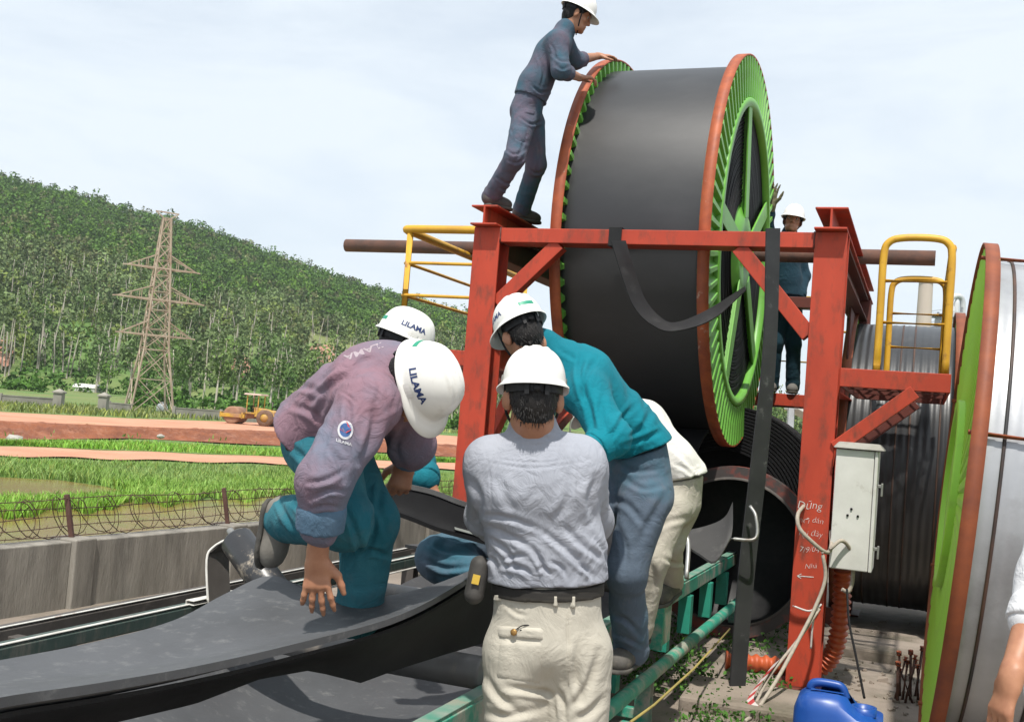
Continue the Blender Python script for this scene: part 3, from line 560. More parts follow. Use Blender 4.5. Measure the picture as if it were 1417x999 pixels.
# left platform rails
hoop([(AL-.11, 7.55, 2.93), (-3.5, 7.55, 2.93), (-3.82, 7.55, 2.93), (-3.89, 7.60, 2.93), (-3.86, 7.75, 2.92), (-3.86, 8.5, 2.92), (-3.86, 9.4, 2.92), (-3.86, 10.25, 2.92)], .032, 'top_rail')
for z in (2.665, 2.41): hoop([(AL-.11, 7.56, z), (-3.5, 7.56, z), (-3.82, 7.56, z), (-3.88, 7.62, z), (-3.86, 7.8, z), (-3.86, 8.6, z), (-3.86, 10.25, z)], .013, 'mid_rail')
for b_ in (7.56, 8.9, 10.2): G_('rail_post', MB().tube([g(-3.84, b_, 2.0), g(-3.84, b_, 2.915)], .026, 10), YEL(), 0)
# rear platform rails
for z, r in ((2.95, .022), (2.62, .012), (2.3, .012)): G_('rear_rail', MB().tube([g(AL+.15, 11.12, z), g(AR-.15, 11.12, z)], r, 8), YEL(), 0)
for a in (-2.7, -1.9, -.86): G_('rail_post', MB().tube([g(a, 11.12, 1.95), g(a, 11.12, 2.94)], .022, 8), YEL(), 0)
# chalk writing on the right post
CHALK = mat('chalk', (.72, .70, .68), (.5, .46, .44), .95, scale=60)
b = MB()
for s, y, sz, dx in (('Dũng', 703, .070, -.014), ('nơi dán', 723, .052, .002), ('Tại đây', 741, .052, -.002), ('7/9/04', 762, .05, .002), ('Nhà', 783, .046, .018)):
    Vt, Ft = text_mesh(s, sz, .18, -.0011); z = ona(1120, y, AR)[2]
    b.add([g(AR-.01+dx+x*.95, BF-.1015-.0005, z+yy+.06*x+.004*math.sin(x*60)) for x, yy, _ in Vt], Ft)
z = ona(1115, 802, AR)[2]; b.bar(g(AR-.07, BF-.102, z-.005), g(AR+.03, BF-.102, z), .001, .005)
for s in (-1, 1): b.bar(g(AR-.07, BF-.102, z-.005), g(AR-.045, BF-.102, z-.003+s*.014), .001, .004)
tag(G_('chalk_writing', b, CHALK, 0), kind='stuff')
# ---------------------------------------------------------------- reels
def reel(label, ctr, th, R, rc, wid, rim_m, plate_m, rin, coil_m, nrib=80, spokes=0, silver=False, group=None, rimw=.095, rib_m=None, ribh=.044):
    o = empty('cable_reel' if silver else 'belt_reel', ctr, label, 'reel', group, rz=-th)
    def add(n, mb, m, bev=0, par=None):
        q = mb.build(n, m, par or o, bev, raw=True); MW[q] = MW[o]; return q
    X = (1, 0, 0); rib = None
    for s in (-1, 1):
        x = s*wid/2
        prof = [(x-rimw/2, R-.012), (x-rimw/2, R), (x+rimw/2, R), (x+rimw/2, R-.012)]
        add('rim', MB().lathe((0, 0, 0), X, prof, 128, True), rim_m)
        add('flange_plate', MB().lathe((0, 0, 0), X, [(x-.006, rin), (x-.006, R-.013), (x+.006, R-.013), (x+.006, rin)], 128, True), plate_m)
        add('inner_ring', MB().lathe((0, 0, 0), X, [(x-.05, rin-.012), (x-.05, rin+.05), (x-.042, rin+.055), (x+.042, rin+.055), (x+.05, rin+.05), (x+.05, rin-.012)], 96, True), plate_m)
        for k in range(nrib):
            if rib is None:
                b = MB(); h = R-.016; l = rin+.05
                # a pressed rib, deeper at its back, on each face of the plate
                for q in (-1, 1): b.hexa([(q*.006, -.034, l), (q*.006, .034, l), (q*ribh, .006, l+.01), (q*ribh, -.022, l+.01), (q*.006, -.042, h), (q*.006, .042, h), (q*ribh, .008, h), (q*ribh, -.028, h)])
                rib = add('rib', b, rib_m or plate_m); rib.location = (x, 0, 0)
            else: q = inst(rib, loc=(x, 0, 0)); q.rotation_euler = (2*math.pi*k/nrib, 0, 0)
    w = wid/2-rimw/2+.03
    if silver:
        pr = [(-w, rc)]
        for k in range(28): xx = -w+2*w*(k+.5)/28; pr += [(xx-.004, rc+.003*(k % 2)), (xx+.004, rc+.003*((k+1) % 2))]
        add('winding', MB().lathe((0, 0, 0), X, pr+[(w, rc)], 128), coil_m)
    else:
        add('belt_roll', MB().lathe((0, 0, 0), X, [(-w, rc), (w, rc)], 160), coil_m)
        for s in (-1, 1):
            pr = []; r_ = rc
            while r_ > .42: pr += [(s*(w-.002+.006*RNG.uniform(0, 1)), r_), (s*(w-.002), r_-.021), (s*(w-.022), r_-.024)]; r_ -= .028
            add('roll_side', MB().lathe((0, 0, 0), X, pr, 96, smooth=False), DRUB())
    add('hub', MB().lathe((0, 0, 0), X, [(-wid/2-.03, .1), (-wid/2-.03, .30), (-wid/2+.05, .44), (wid/2-.05, .44), (wid/2+.03, .30), (wid/2+.03, .1)], 40, True), plate_m)
    if spokes:
        for s in (-1, 1): add('spoke_glint_disc', MB().lathe((0, 0, 0), X, [(s*(wid/2-.10), .28), (s*(wid/2-.10), .66), (s*(wid/2-.112), .665)], 48, smooth=False), mat('painted_spoke_glint', (.40, .46, .38), (.32, .38, .30), .6, scale=4, dirt=(.2, .22, .17), dscale=5))  # pale disc colour stands in for light reflected off the spoke flanges
    for k in range(spokes):
        for s in (-1, 1):
            t = 2*math.pi*k/spokes+.52; d = np.array((0, math.cos(t), math.sin(t))); x = s*(wid/2-.03)
            add('spoke', MB().ibeam(np.array((x, 0, 0))+d*.29, np.array((x, 0, 0))+d*(rin+.01), .15, .13, .014, X), plate_m, .003)
    if spokes:
        for s in (-1, 1): add('drum_wall', MB().lathe((0, 0, 0), X, [(s*(wid/2-.05), rin-.013), (s*(wid/2-.10), rin-.013), (s*(wid/2-.16), rin-.02)], 96), plate_m)
    return o, add
RC = L(-1.987, 8.77, 2.99); W1 = 1.065
big, addb = reel('huge reel of black conveyor belt with green ribbed flanges mounted high in the red frame', RC, TH, 1.563, 1.47, W1, RIM(), GREEN(), 1.18, RUBBER(), 80, 5, rimw=.08)
ax = empty('axle_pipe', L(-1.987, 8.77, 2.932), 'long brown steel pipe through the big reel, resting on the red frame', 'pipe', rz=-TH)
b = MB().lathe((0, 0, .058), (1, 0, 0), [(-3.12, .05), (-3.12, .0585), (2.0, .0585), (2.0, .05)], 28, True); b.build('pipe_body', RUST(), ax, raw=True)
MB().lathe((0, 0, .058), (1, 0, 0), [(-.64, .06), (-.64, .1), (.64, .1), (.64, .06)], 28, True).build('bearing_sleeve', GREEN(), ax, raw=True)
# two silver reels on the right
c3 = P(1334, 500, 5.5); th3 = .352; n3 = np.array((math.cos(th3), -math.sin(th3), 0)); c3 = c3+n3*.6; c3[2] = 1.29
r3, add3 = reel('nearest silver cable reel at the right edge, lime green flange with rusty rim', c3, th3, 1.265, 1.18, 1.2, RIMW(), LIME(), .42, SILV(), 64, 0, True, rimw=.062, ribh=.018)
r3.rotation_euler = (0, .062, -th3)
c2 = P(1252, 500, 9.7); th2 = .36; c2[2] = 1.375
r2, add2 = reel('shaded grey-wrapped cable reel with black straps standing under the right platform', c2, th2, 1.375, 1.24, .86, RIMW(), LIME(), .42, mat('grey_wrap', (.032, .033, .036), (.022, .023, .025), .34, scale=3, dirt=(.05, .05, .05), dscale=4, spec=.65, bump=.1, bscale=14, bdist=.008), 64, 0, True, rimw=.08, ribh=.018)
STRAP = mat('black_strap', (.02, .02, .022), (.09, .045, .03), .6, scale=3)
for add, xs, rr in ((add3, (-.50, -.33, -.27, -.10, .1, .35), 1.187), (add2, (-.22, -.02, .08, .30), 1.247)):
    for x in xs: add('strap', MB().lathe((0, 0, 0), (1, 0, 0), [(x-.007, rr-.006), (x-.007, rr), (x+.007, rr), (x+.007, rr-.006)], 96, True), STRAP)
for t in (.25, 1.25, 2.7, 3.55, 4.4): d = np.array((0, -math.cos(t), math.sin(t)-.0)); add3('tie_rod', MB().tube([np.array((-.64, 0, 0))+d*1.205, np.array((.7, 0, 0))+d*1.205], .010, 8), RIM())
for add, w in ((add3, .6), (add2, .43)):                     # reel cradles on the ground
    for x in (-w, w): add('chock', MB().hexa([(x-.08, s*.62-.12, -1.30 if w > .5 else -1.375) for s in (1,)]*0 or [(x-.07, -.75, -1.30 if w > .5 else -1.375), (x+.07, -.75, -1.30 if w > .5 else -1.375), (x+.07, -.38, -1.30 if w > .5 else -1.375), (x-.07, -.38, -1.30 if w > .5 else -1.375), (x-.07, -.78, -1.12 if w > .5 else -1.22), (x+.07, -.78, -1.12 if w > .5 else -1.22), (x+.07, -.74, -1.12 if w > .5 else -1.22), (x-.07, -.74, -1.12 if w > .5 else -1.22)]), REDD())
# coil of ribbed belt and red-rimmed drum behind the conveyor
cc = P(1003, 712, 9.4); dirc = nrm(np.array((-.33, -.93, 0)))
o = empty('belt_coil', (cc[0], cc[1], 0.0), 'black ribbed belt coil standing on edge behind the conveyor, below the big reel', 'coil')
pr = []; r_ = .885
while r_ > .5: pr += [(.26, r_), (.26, r_-.017), (.245, r_-.02), (.245, r_-.026)]; r_ -= .028
MB().lathe((cc[0], cc[1], .89), dirc, [(-.5, .885)]+pr, 96, smooth=False).build('layers', DRUB(), o)
MB().lathe((cc[0], cc[1], .89), dirc, [(.22, .52), (.1, .5), (.1, 0)], 48).build('core', BLACK(), o)
cr = P(1014, 757, 8.3); o = empty('drum', (cr[0], cr[1], 0.0), 'open steel drum with scuffed red rim lying behind the green conveyor frame', 'drum')
DRM = mat('scuffed_red_rim', (.22, .045, .03), (.055, .045, .042), .6, scale=5, lo=.42, hi=.56, bump=.2, bscale=30)
MB().lathe((cr[0], cr[1], .645), dirc, [(-.3, .56), (.12, .56), (.12, .645), (-.02, .645), (-.02, .62)], 64, smooth=False).build('rim', DRM, o)
MB().lathe((cr[0], cr[1], .645), dirc, [(.125, .545), (.125, .56), (.118, .565)], 64).build('bead', GRYM(), o); MB().lathe((cr[0], cr[1], .645), dirc, [(.118, .55), (-.28, .55), (-.28, 0)], 48).build('barrel', BLACK(), o)
# ---------------------------------------------------------------- conveyor
cv = empty('conveyor', L(-1.9, 5.5, 0), 'half-built belt conveyor with worn teal steel stringers running under the men', 'conveyor', rz=-TH)
def c(a, b, z): return (a+1.9, b-5.5, z)
def C_(name, mb, m, bev=.003, par=None): q = mb.build(name, m, par or cv, bev, raw=True); MW[q] = MW[cv]; return q
CA = -1.33
C_('stringer', MB().chan(c(CA, 2.3, .55), c(CA, 9.1, .55), -.05, .10, .008), TEALP()); C_('stringer_edge', MB().box(c(CA-.052, 2.3, .601), c(CA+.003, 9.1, .607)), mat('scuffed_teal_edge', (.24, .30, .25), (.07, .25, .18), .6, scale=9, dirt=(.3, .26, .2), dscale=7))
# lower rail: an angle with a rounded top, scuffed
G2 = [c(CA+.11+.035*math.cos(t), 0, .285+.035*math.sin(t)) for t in np.linspace(-.5, 3.6, 12)]
C_('lower_rail', MB().grid([[(x, y, z) for x, _, z in G2] for y in np.linspace(-2.1, 4.9, 24)]), TEALP(), 0)
for b_ in (4.55, 5.15, 6.25, 6.9, 7.6, 8.25, 8.8): C_('upright', MB().chan(c(CA+.03, b_, .26), c(CA+.03, b_, .498), .08, .075, .008, (0, 1, 0)), mat('teal_paint', (.025, .28, .195), (.02, .21, .15), .5, scale=6, dirt=(.2, .2, .16), dscale=6, dlo=.6, dhi=.75))
for b_ in (5.6, 8.5): C_('leg', MB().ibeam(c(CA+.06, b_, 0), c(CA+.06, b_, .26), .08, .08, .008, (0, 1, 0)), TEALP()); C_('foot_plate', MB().box(c(CA-.05, b_-.1, -.005), c(CA+.17, b_+.1, .006)), TEALP())
C_('cross_brace', MB().bar(c(CA+.05, 5.63, .05), c(CA-1.3, 5.63, .05), .05, .05), TEALP())
# bracket box beside the near stringer
q = ona(905, 842, CA+.04); C_('end_bracket', MB().box(c(CA-.02, bz(q)[0]-.02, .36), c(CA+.10, bz(q)[0]+.0, .598)).box(c(CA-.02, bz(q)[0]+.002, .585), c(CA+.10, bz(q)[0]+.2, .597)).box(c(CA+.085, bz(q)[0]+.002, .38), c(CA+.095, bz(q)[0]+.2, .583)), TEALP())
# far stringers: green channel with white edges and a grey-brown member behind it
def zline(pts, a): return float(np.mean([ona(x, y, a)[2] for x, y in pts]))
FA = -2.62; z1 = zline([(0, 888), (245, 846)], FA); z0 = zline([(0, 915), (110, 895)], FA); FB = -2.95; z3 = zline([(0, 864), (280, 819)], FB); z2 = z3-.075
C_('far_stringer', MB().chan(c(FA, 0.8, (z0+z1)/2), c(FA, 10, (z0+z1)/2), -.05, z1-z0, .007), DKGRN()); C_('far_edge', MB().box(c(FA-.010, .8, z1+.001), c(FA+.004, 10, z1+.006)), WHT()); C_('far_edge', MB().box(c(FA-.006, .8, z0-.008), c(FA+.014, 10, z0-.001)), WHT())
C_('rear_member', MB().chan(c(FB, .8, (z2+z3)/2), c(FB, 10, (z2+z3)/2), -.05, z3-z2, .007), GRYM()); C_('rear_edge', MB().box(c(FB-.008, .8, z3+.001), c(FB+.004, 10, z3+.005)), WHT())
for b_ in (1.4, 3.0, 4.6, 6.2, 7.8): C_('far_leg', MB().ibeam(c(FB, b_, 0), c(FB, b_, z2-.002), .08, .08, .008, (0, 1, 0)), GRYM()); C_('far_tie', MB().bar(c(FB-.03, b_, z2+.02), c(FA-.04, b_, z2+.02), .05, .05), GRYM())
q = ona(262, 838, FA); C_('cleat', MB().chan(c(FA-.02, bz(q)[0], z1+.01), c(FA-.02, bz(q)[0]+.35, z1+.01), .04, .02, .004), WHT())
# wing idler roller in its bracket
p0, p1 = P(326, 745, 4.25), P(392, 838, 4.05); d = nrm(p1-p0)
RLM = mat('scuffed_black_roller', (.022, .022, .024), (.035, .035, .037), .35, scale=4, dirt=(.42, .36, .28), dscale=9, dlo=.56, dhi=.66, damt=.8, bump=.2, bscale=40)
o = C_('idler_roller', MB(), RLM) if 0 else None
b = MB().lathe(p0, d, [(0, .0), (.0, .055), (.012, .066), (.40, .066), (.41, .055), (.41, 0)], 36); ro = b.build('idler_roller', RLM, cv)
MB().lathe(p0, d, [(-.05, 0), (-.05, .014), (.0, .014)], 12).build('roller_shaft', STEEL(), ro)
u0, u1 = P(293, 832, 4.2), P(291, 775, 4.25); b = MB(); dv = np.array((math.cos(TH)*.045, -math.sin(TH)*.045, 0)); e = np.array((.012, .03, 0))
pts = [P(289, 838, 4.2), P(287, 775, 4.25), P(296, 757, 4.28), P(318, 744, 4.3)]
b.strip(catmull(pts, 4), [p+np.array((.055, .12, 0)) for p in catmull(pts, 4)], .008); b.build('idler_bracket', GRYM(), cv, fix=True)
b = MB(); b.tube([p+np.array((-.002, -.004, 0)) for p in catmull(pts, 4)], .005, 6); b.build('bracket_edge', WHT(), cv)
# return roller and carrying belt in the shade below
q = P(610, 921, 3.85); b_, zz = bz(q); C_('return_roller', MB().lathe(c(CA-.06, b_, zz), (-1, 0, 0), [(0, 0), (0, .05), (.01, .058), (1.2, .058), (1.21, .05), (1.21, 0)], 32), mat('grey_roller', (.17, .165, .16), (.12, .115, .11), .5, scale=5, dirt=(.24, .2, .16), dscale=6))
for k in range(2): b2 = b_+1.4*(k+1); C_('return_roller', MB().lathe(c(CA-.06, b2, zz-.05), (-1, 0, 0), [(0, 0), (0, .05), (.01, .058), (1.2, .058), (1.21, .05), (1.21, 0)], 32), MATS['grey_roller'])
G = []
for y in np.linspace(.6, 9.5, 60):
    G.append([L(a, y, .36+.20*abs((a+1.93)/.6)**2.2+.025*math.sin(y*2.3+a*2)+.02*math.sin(y*5.1+a*3)) for a in np.linspace(CA-.10, -2.55, 18)])
A_ = MB().grid(G); A_.grid([[np.array(p)-np.array((0, 0, .014)) for p in row] for row in G])
tag(A_.build('lower_belt', BELT(), loc=tuple(L(-1.9, 4, .3))), 'grey carrying belt lying slack in the conveyor trough under the new belt', 'belt')
# the new belt, pulled out over the idlers
near = [(-330, 1062, 1.35), (-120, 1005, 1.65), (0, 974, 1.90), (130, 954, 2.12), (270, 929, 2.42), (400, 899, 2.72), (540, 861, 3.08), (620, 822, 3.42), (690, 775, 3.8), (760, 735, 4.2), (830, 705, 4.7)]
far = [(-300, 965, 2.05), (-120, 935, 2.35), (0, 913, 2.60), (130, 888, 2.88), (240, 858, 3.16), (310, 822, 3.45), (368, 797, 3.64), (410, 808, 3.60), (448, 838, 3.5), (484, 856, 3.42), (540, 884, 3.45), (620, 852, 3.75), (690, 812, 4.1), (760, 770, 4.5), (830, 735, 4.9)]
NP = catmull([P(*p) for p in near], 6); FPt = catmull([P(*p) for p in far], 6); G = []
for i, (A, B) in enumerate(zip(NP, FPt)):
    row = []
    for t in np.linspace(0, 1, 15):
        p = A*(1-t)+B*t; p = p+np.array((0, 0, -.035*math.sin(math.pi*t)+.012*math.sin(t*9+i*.25)*math.sin(math.pi*t)+.012*math.exp(-((t-.0)/.06)**2))); row.append(p)
    G.append(row)
def thick(G, th):
    b = MB().grid(G); H = [[np.array(p)-np.array((0, 0, th)) for p in row] for row in G]; b.grid([r[::-1] for r in H])
    for e in (0, -1): b.grid([[np.array(G[i][e]), H[i][e]] for i in range(len(G))], False)
    b.grid([G[0], H[0]], False); b.grid([G[-1], H[-1]], False); return b
tag(thick(G, .019).build('new_belt', BELT(), fix=True), 'dusty grey-black belt draped along the conveyor in the foreground', 'belt')
sk_top = [p+np.array((0, .03, -.022)) for p in NP]; sk_b = [(-330, 1100), (-120, 1060), (0, 1022), (130, 1000), (270, 968), (360, 934), (430, 922), (500, 940), (540, 925), (620, 900), (690, 880), (760, 850), (830, 820)]  # added black sheet, its colour stands in for the shade under the belt edge
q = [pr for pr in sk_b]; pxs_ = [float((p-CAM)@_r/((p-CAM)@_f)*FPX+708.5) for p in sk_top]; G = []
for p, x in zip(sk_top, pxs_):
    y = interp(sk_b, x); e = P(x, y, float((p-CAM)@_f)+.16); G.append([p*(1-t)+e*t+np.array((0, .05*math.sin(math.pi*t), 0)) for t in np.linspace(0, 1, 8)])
tag(thick(G, .01).build('shade_skirt', DRUB(), fix=True), 'added black sheet standing in for the deep shade below the near edge of the dusty belt', 'belt')
# end of the belt held by the men, with its toothed edge
top = catmull([P(536, 670, 4.0), P(566, 676, 4.02), P(600, 684, 4.04), (P(640, 699, 4.06)), P(690, 712, 4.1), P(750, 722, 4.2)], 6)
bot = catmull([P(544, 706, 3.97), P(572, 716, 3.98), P(605, 729, 4.0), P(645, 740, 4.02), P(690, 752, 4.06), P(750, 765, 4.14)], 6)
G = [[A*(1-t)+B*t+np.array((0, 0, -.02*math.sin(math.pi*t))) for t in np.linspace(0, 1, 8)] for A, B in zip(top, bot)]
he = empty('belt_end', P(640, 720, 3.95), 'black belt end with a toothed edge, held up by the workmen', 'belt')
thick(G, .016).build('belt_strip', DRUB(), he, fix=True)
b = MB()
for i in range(2, len(top)-1):
    for t in (0, .5): p = top[i]*(1-t)+top[i+1]*t; d = nrm(top[i+1]-top[i]); b.box(p-np.array((.006, .006, .002)), p+np.array((.006, .006, .016)))
tag(b.build('edge_teeth', mat('belt_teeth', (.12, .12, .12), (.06, .06, .06), .6), he), kind='stuff')
b = MB().strip([G[16][5]+np.array((0, -.01, .004)), G[22][5]+np.array((0, -.01, .004))], [G[16][6]+np.array((0, -.012, .004)), G[22][6]+np.array((0, -.012, .004))], .003); b.build('label_patch', mat('belt_patch', (.16, .17, .155), (.12, .13, .12), .7), he, fix=True)
# belt hanging from the reel down to the conveyor
prof = [(8.77, 1.565), (8.45, 1.55), (8.1, 1.42), (7.75, 1.18), (7.3, .93), (6.7, .82), (5.9, .80), (5.0, .84)]
pp_ = catmull([np.array((x, z, 0)) for x, z in prof], 6); G = [[L(a, x, z+.008*math.sin(a*7+x*5)) for a in np.linspace(-2.42, -1.56, 16)] for x, z, _ in pp_]
tag(thick(G, .016).build('paid_off_belt', RUBBER(), fix=True), 'black belt paying off the bottom of the big reel down to the conveyor', 'belt')
FLP = mat('belt_underside', (.05, .048, .046), (.035, .034, .033), .7, scale=3, dirt=(.10, .095, .09), dscale=5)
T_ = catmull([P(936, 736, 6.3), P(975, 728, 6.25), P(1002, 716, 6.2), P(1014, 694, 6.2)], 4); B_ = catmull([P(946, 752, 6.1), P(968, 766, 5.95), P(990, 776, 5.85), P(1012, 742, 6.0)], 4)
G = [[p*(1-t)+q*t+np.array((0, -.03*math.sin(math.pi*t), -.02*math.sin(math.pi*t))) for t in np.linspace(0, 1, 6)] for p, q in zip(T_, B_)]
tag(thick(G, .012).build('belt_flap', FLP, fix=True), 'grey underside of a folded belt flap below the big reel', 'belt')
# wire handle arms beside it
tag(MB().tube(catmull([P(938, 728, 6.1), P(952, 748, 6.05), P(950, 800, 5.9)], 6), .013, 8).build('bent_rod', STEEL()), 'bent grey rod beside the beige trouser leg', 'rod')
tag(MB().tube(catmull([P(1010, 745, 6.3), P(1045, 745, 6.3), P(1046, 715, 6.35), P(1038, 700, 6.4)], 6), .010, 8).build('bent_rod', STEEL()), 'bent grey rod right of the folded belt flap', 'rod')
# ---------------------------------------------------------------- straps, ropes, cabinet, small things
SLG = mat('sling_rubber', (.014, .014, .015), (.022, .022, .022), .5, scale=5, dirt=(.05, .05, .05), dscale=6, dlo=.55, spec=.2)
A = [(846, 333, 6.93), (862, 385, 6.9), (878, 425, 6.86), (902, 449, 6.8), (932, 458, 6.76), (985, 442, 6.8), (1032, 401, 6.98)]
B = [(866, 333, 7.04), (880, 380, 7.02), (893, 414, 6.98), (912, 437, 6.92), (934, 446, 6.86), (976, 430, 6.90), (1031, 396, 7.06)]
sg = empty('sling_strap', P(940, 450, 6.8), 'black rubber strap looped over the beam and sagging in front of the reel', 'strap')
MB().strip(catmull([P(*p) for p in A], 6), catmull([P(*p) for p in B], 6), .007).build('hanging_strap', SLG, sg, fix=True)
q = bz(P(850, 322, 7.0)); a_ = float(ona(850, 322, -1.5)[0]*0-2.01)
for nm, aa in (('beam_loop', None),):
    a_ = [a for a in np.linspace(-3, -.6, 400)][int(np.argmin([abs((lambda p: (p-CAM)@_r/((p-CAM)@_f)*FPX+708.5-851)(L(a, BF-.1, 2.8))) for a in np.linspace(-3, -.6, 400)]))]
    b = MB()
    for lo, hi in (((-.045, -.107, 2.738), (.045, -.098, 2.867)), ((-.045, .098, 2.738), (.045, .107, 2.867)), ((-.045, -.0975, 2.856), (.045, .0975, 2.867)), ((-.045, -.0975, 2.738), (.045, .0975, 2.748))): b.hexa([L(a_+x, BF+y, z) for z in (lo[2], hi[2]) for x, y in ((lo[0], lo[1]), (hi[0], lo[1]), (hi[0], hi[1]), (lo[0], hi[1]))])
    b.build('beam_loop', SLG, sg, .002)
A = [(1061, 316, 6.62), (1057, 480, 6.58), (1040, 640, 6.5), (1022, 800, 6.4), (1008, 985, 6.22)]; B = [(1080, 316, 6.66), (1075, 480, 6.62), (1062, 640, 6.54), (1044, 800, 6.44), (1029, 985, 6.26)]
tag(MB().strip(catmull([P(*p) for p in A], 6), catmull([P(*p) for p in B], 6), .012).build('belt_strip', mat('grey_belt_strip', (.025, .025, .027), (.038, .038, .04), .5, scale=4, dirt=(.10, .10, .10), dscale=8, dlo=.6, dhi=.7, spec=.25), fix=True), 'long black belt strip hanging from the front beam to the ground', 'strap')
# cabinet
q = L(-.40, 7.06, .0); cb = empty('electrical_cabinet', L(-.38, 7.1, .72), 'weathered white electrical cabinet with overhanging lid hung on the red post', 'cabinet', rz=-TH)
CBM = mat('cabinet_white', (.64, .63, .60), (.54, .53, .50), .55, scale=4, dirt=(.22, .17, .12), dscale=6, dlo=.6, dhi=.75, damt=.6, bump=.1, bscale=30)
def K(n, mb, m, bev=.004): return mb.build(n, m, cb, bev, raw=True)
K('body', MB().box((-.11, -.15, .05), (.115, .15, .78)), CBM, .006); K('door', MB().box((.118, -.155, .05), (.138, .155, .78)), CBM); K('lid', MB().hexa([(-.13, -.18, .785), (.175, -.18, .785), (.175, .18, .785), (-.13, .18, .785), (-.10, -.14, .825), (.14, -.14, .825), (.14, .14, .825), (-.10, .14, .825)]), mat('lid_grey', (.34, .335, .31), (.25, .24, .21), .7, scale=7, dirt=(.16, .12, .08), dscale=8), .01)
for z in (.18, .56): K('handle', MB().box((.139, -.10, z), (.168, -.085, z+.02)).box((.161, -.105, z-.05), (.173, -.08, z+.03)), STEEL(), .003)
K('fixing_bolts', MB().lathe((-.02, -.152, .38), (0, -1, 0), [(0, .008), (.006, .006), (.006, 0)], 8).lathe((.04, -.152, .38), (0, -1, 0), [(0, .008), (.006, .006), (.006, 0)], 8).lathe((.0, -.152, .42), (0, -1, 0), [(0, .008), (.006, .006), (.006, 0)], 8), DRUB(), 0)
K('bracket', MB().box((-.21, -.05, .2), (-.131, .05, .24)).box((-.21, -.05, .62), (-.131, .05, .66)), REDD())
# corrugated orange conduit
CO = mat('orange_conduit', (.50, .10, .03), (.40, .075, .025), .5, scale=8, dirt=(.2, .09, .05), dscale=7, dlo=.55)
pts = catmull([L(-.42, 7.2, .74), L(-.42, 7.24, .5), L(-.44, 7.28, .25), L(-.53, 7.32, .09), L(-.75, 7.34, .06), L(-1.12, 7.25, .06)], 34)
tag(MB().tube(pts, .06, 14, True, lambda t: .052+.009*math.sin(t*len(pts)*1.15)).build('conduit', CO), 'orange corrugated conduit dropping from the cabinet behind the red post', 'conduit')
# ropes and tape
RP = mat('grey_rope', (.40, .35, .29), (.30, .26, .22), .9, scale=40)
rope = [P(1112, 700, 6.75), P(1104, 712, 6.55), P(1106, 730, 6.5), P(1122, 748, 6.48), P(1143, 764, 6.5), P(1150, 756, 6.6), P(1150, 735, 6.7)]
rp_ = empty('rope', P(1140, 760, 6.5), 'grey rope looped round the red post below the cabinet and trailing to the ground', 'rope')
MB().tube(catmull(rope, 8), .012, 8).build('upper_loop', RP, rp_)
MB().tube(catmull([P(1138, 764, 6.46), P(1142, 800, 6.44), P(1128, 840, 6.4), P(1105, 885, 6.3), P(1075, 940, 6.05), P(1045, 985, 5.85), P(1030, 998, 5.75)], 8), .011, 8).build('trailing_end', RP, rp_)
MB().tube(catmull([P(1134, 842, 6.42), P(1108, 880, 6.34), P(1080, 915, 6.2), P(1062, 940, 6.1), P(1040, 985, 5.9)], 8), .009, 8).build('trailing_end', RP, rp_)
MB().tube(catmull([P(1148, 760, 6.52), P(1165, 748, 6.55), P(1178, 765, 6.6), P(1180, 800, 6.62), P(1174, 818, 6.62), P(1165, 815, 6.62)], 8), .012, 8).build('side_loop', RP, rp_)
tag(MB().tube(catmull([P(1172, 815, 6.6), P(1175, 860, 6.4), P(1185, 910, 6.1), P(1196, 965, 5.75)], 8), .007, 6).build('cable', DRUB()), 'thin dark cable running down past the blue jerrycan', 'cable')
MB().tube(catmull([P(1097, 838, 6.46), P(1120, 845, 6.44), P(1136, 836, 6.44), P(1128, 846, 6.42), P(1124, 870, 6.42), P(1122, 897, 6.42)], 8), .006, 6).build('tie_cord', mat('white_cord', (.6, .56, .55), (.5, .45, .44), .9), rp_)
tp = catmull([P(1075, 915, 6.2), P(1055, 940, 6.05), P(1042, 958, 5.95), P(1038, 972, 5.88), P(1050, 984, 5.84), P(1066, 988, 5.8)], 5); b = MB(); w = np.array((.02, 0, .018)); b.strip([p-w for p in tp], [p+w for p in tp], 0, False)
o = b.build('barrier_tape', mat('tape_white', (.68, .62, .60), None, .5)); o.data.materials.append(mat('tape_red', (.5, .05, .05), None, .5)); tag(o, 'red and white barrier tape twisted on the ground by the post foot', 'tape')
for i, p in enumerate(o.data.polygons): p.material_index = (i//2) % 2
tag(MB().tube([ona(1010, 870, CA+.2), P(960, 925, 5.4), P(905, 975, 4.8), P(872, 999, 4.4)], .006, 6).build('yellow_cord', mat('yellow_cord', (.34, .27, .08), None, .9)), 'thin yellow cord slanting below the teal conveyor rail', 'cord')
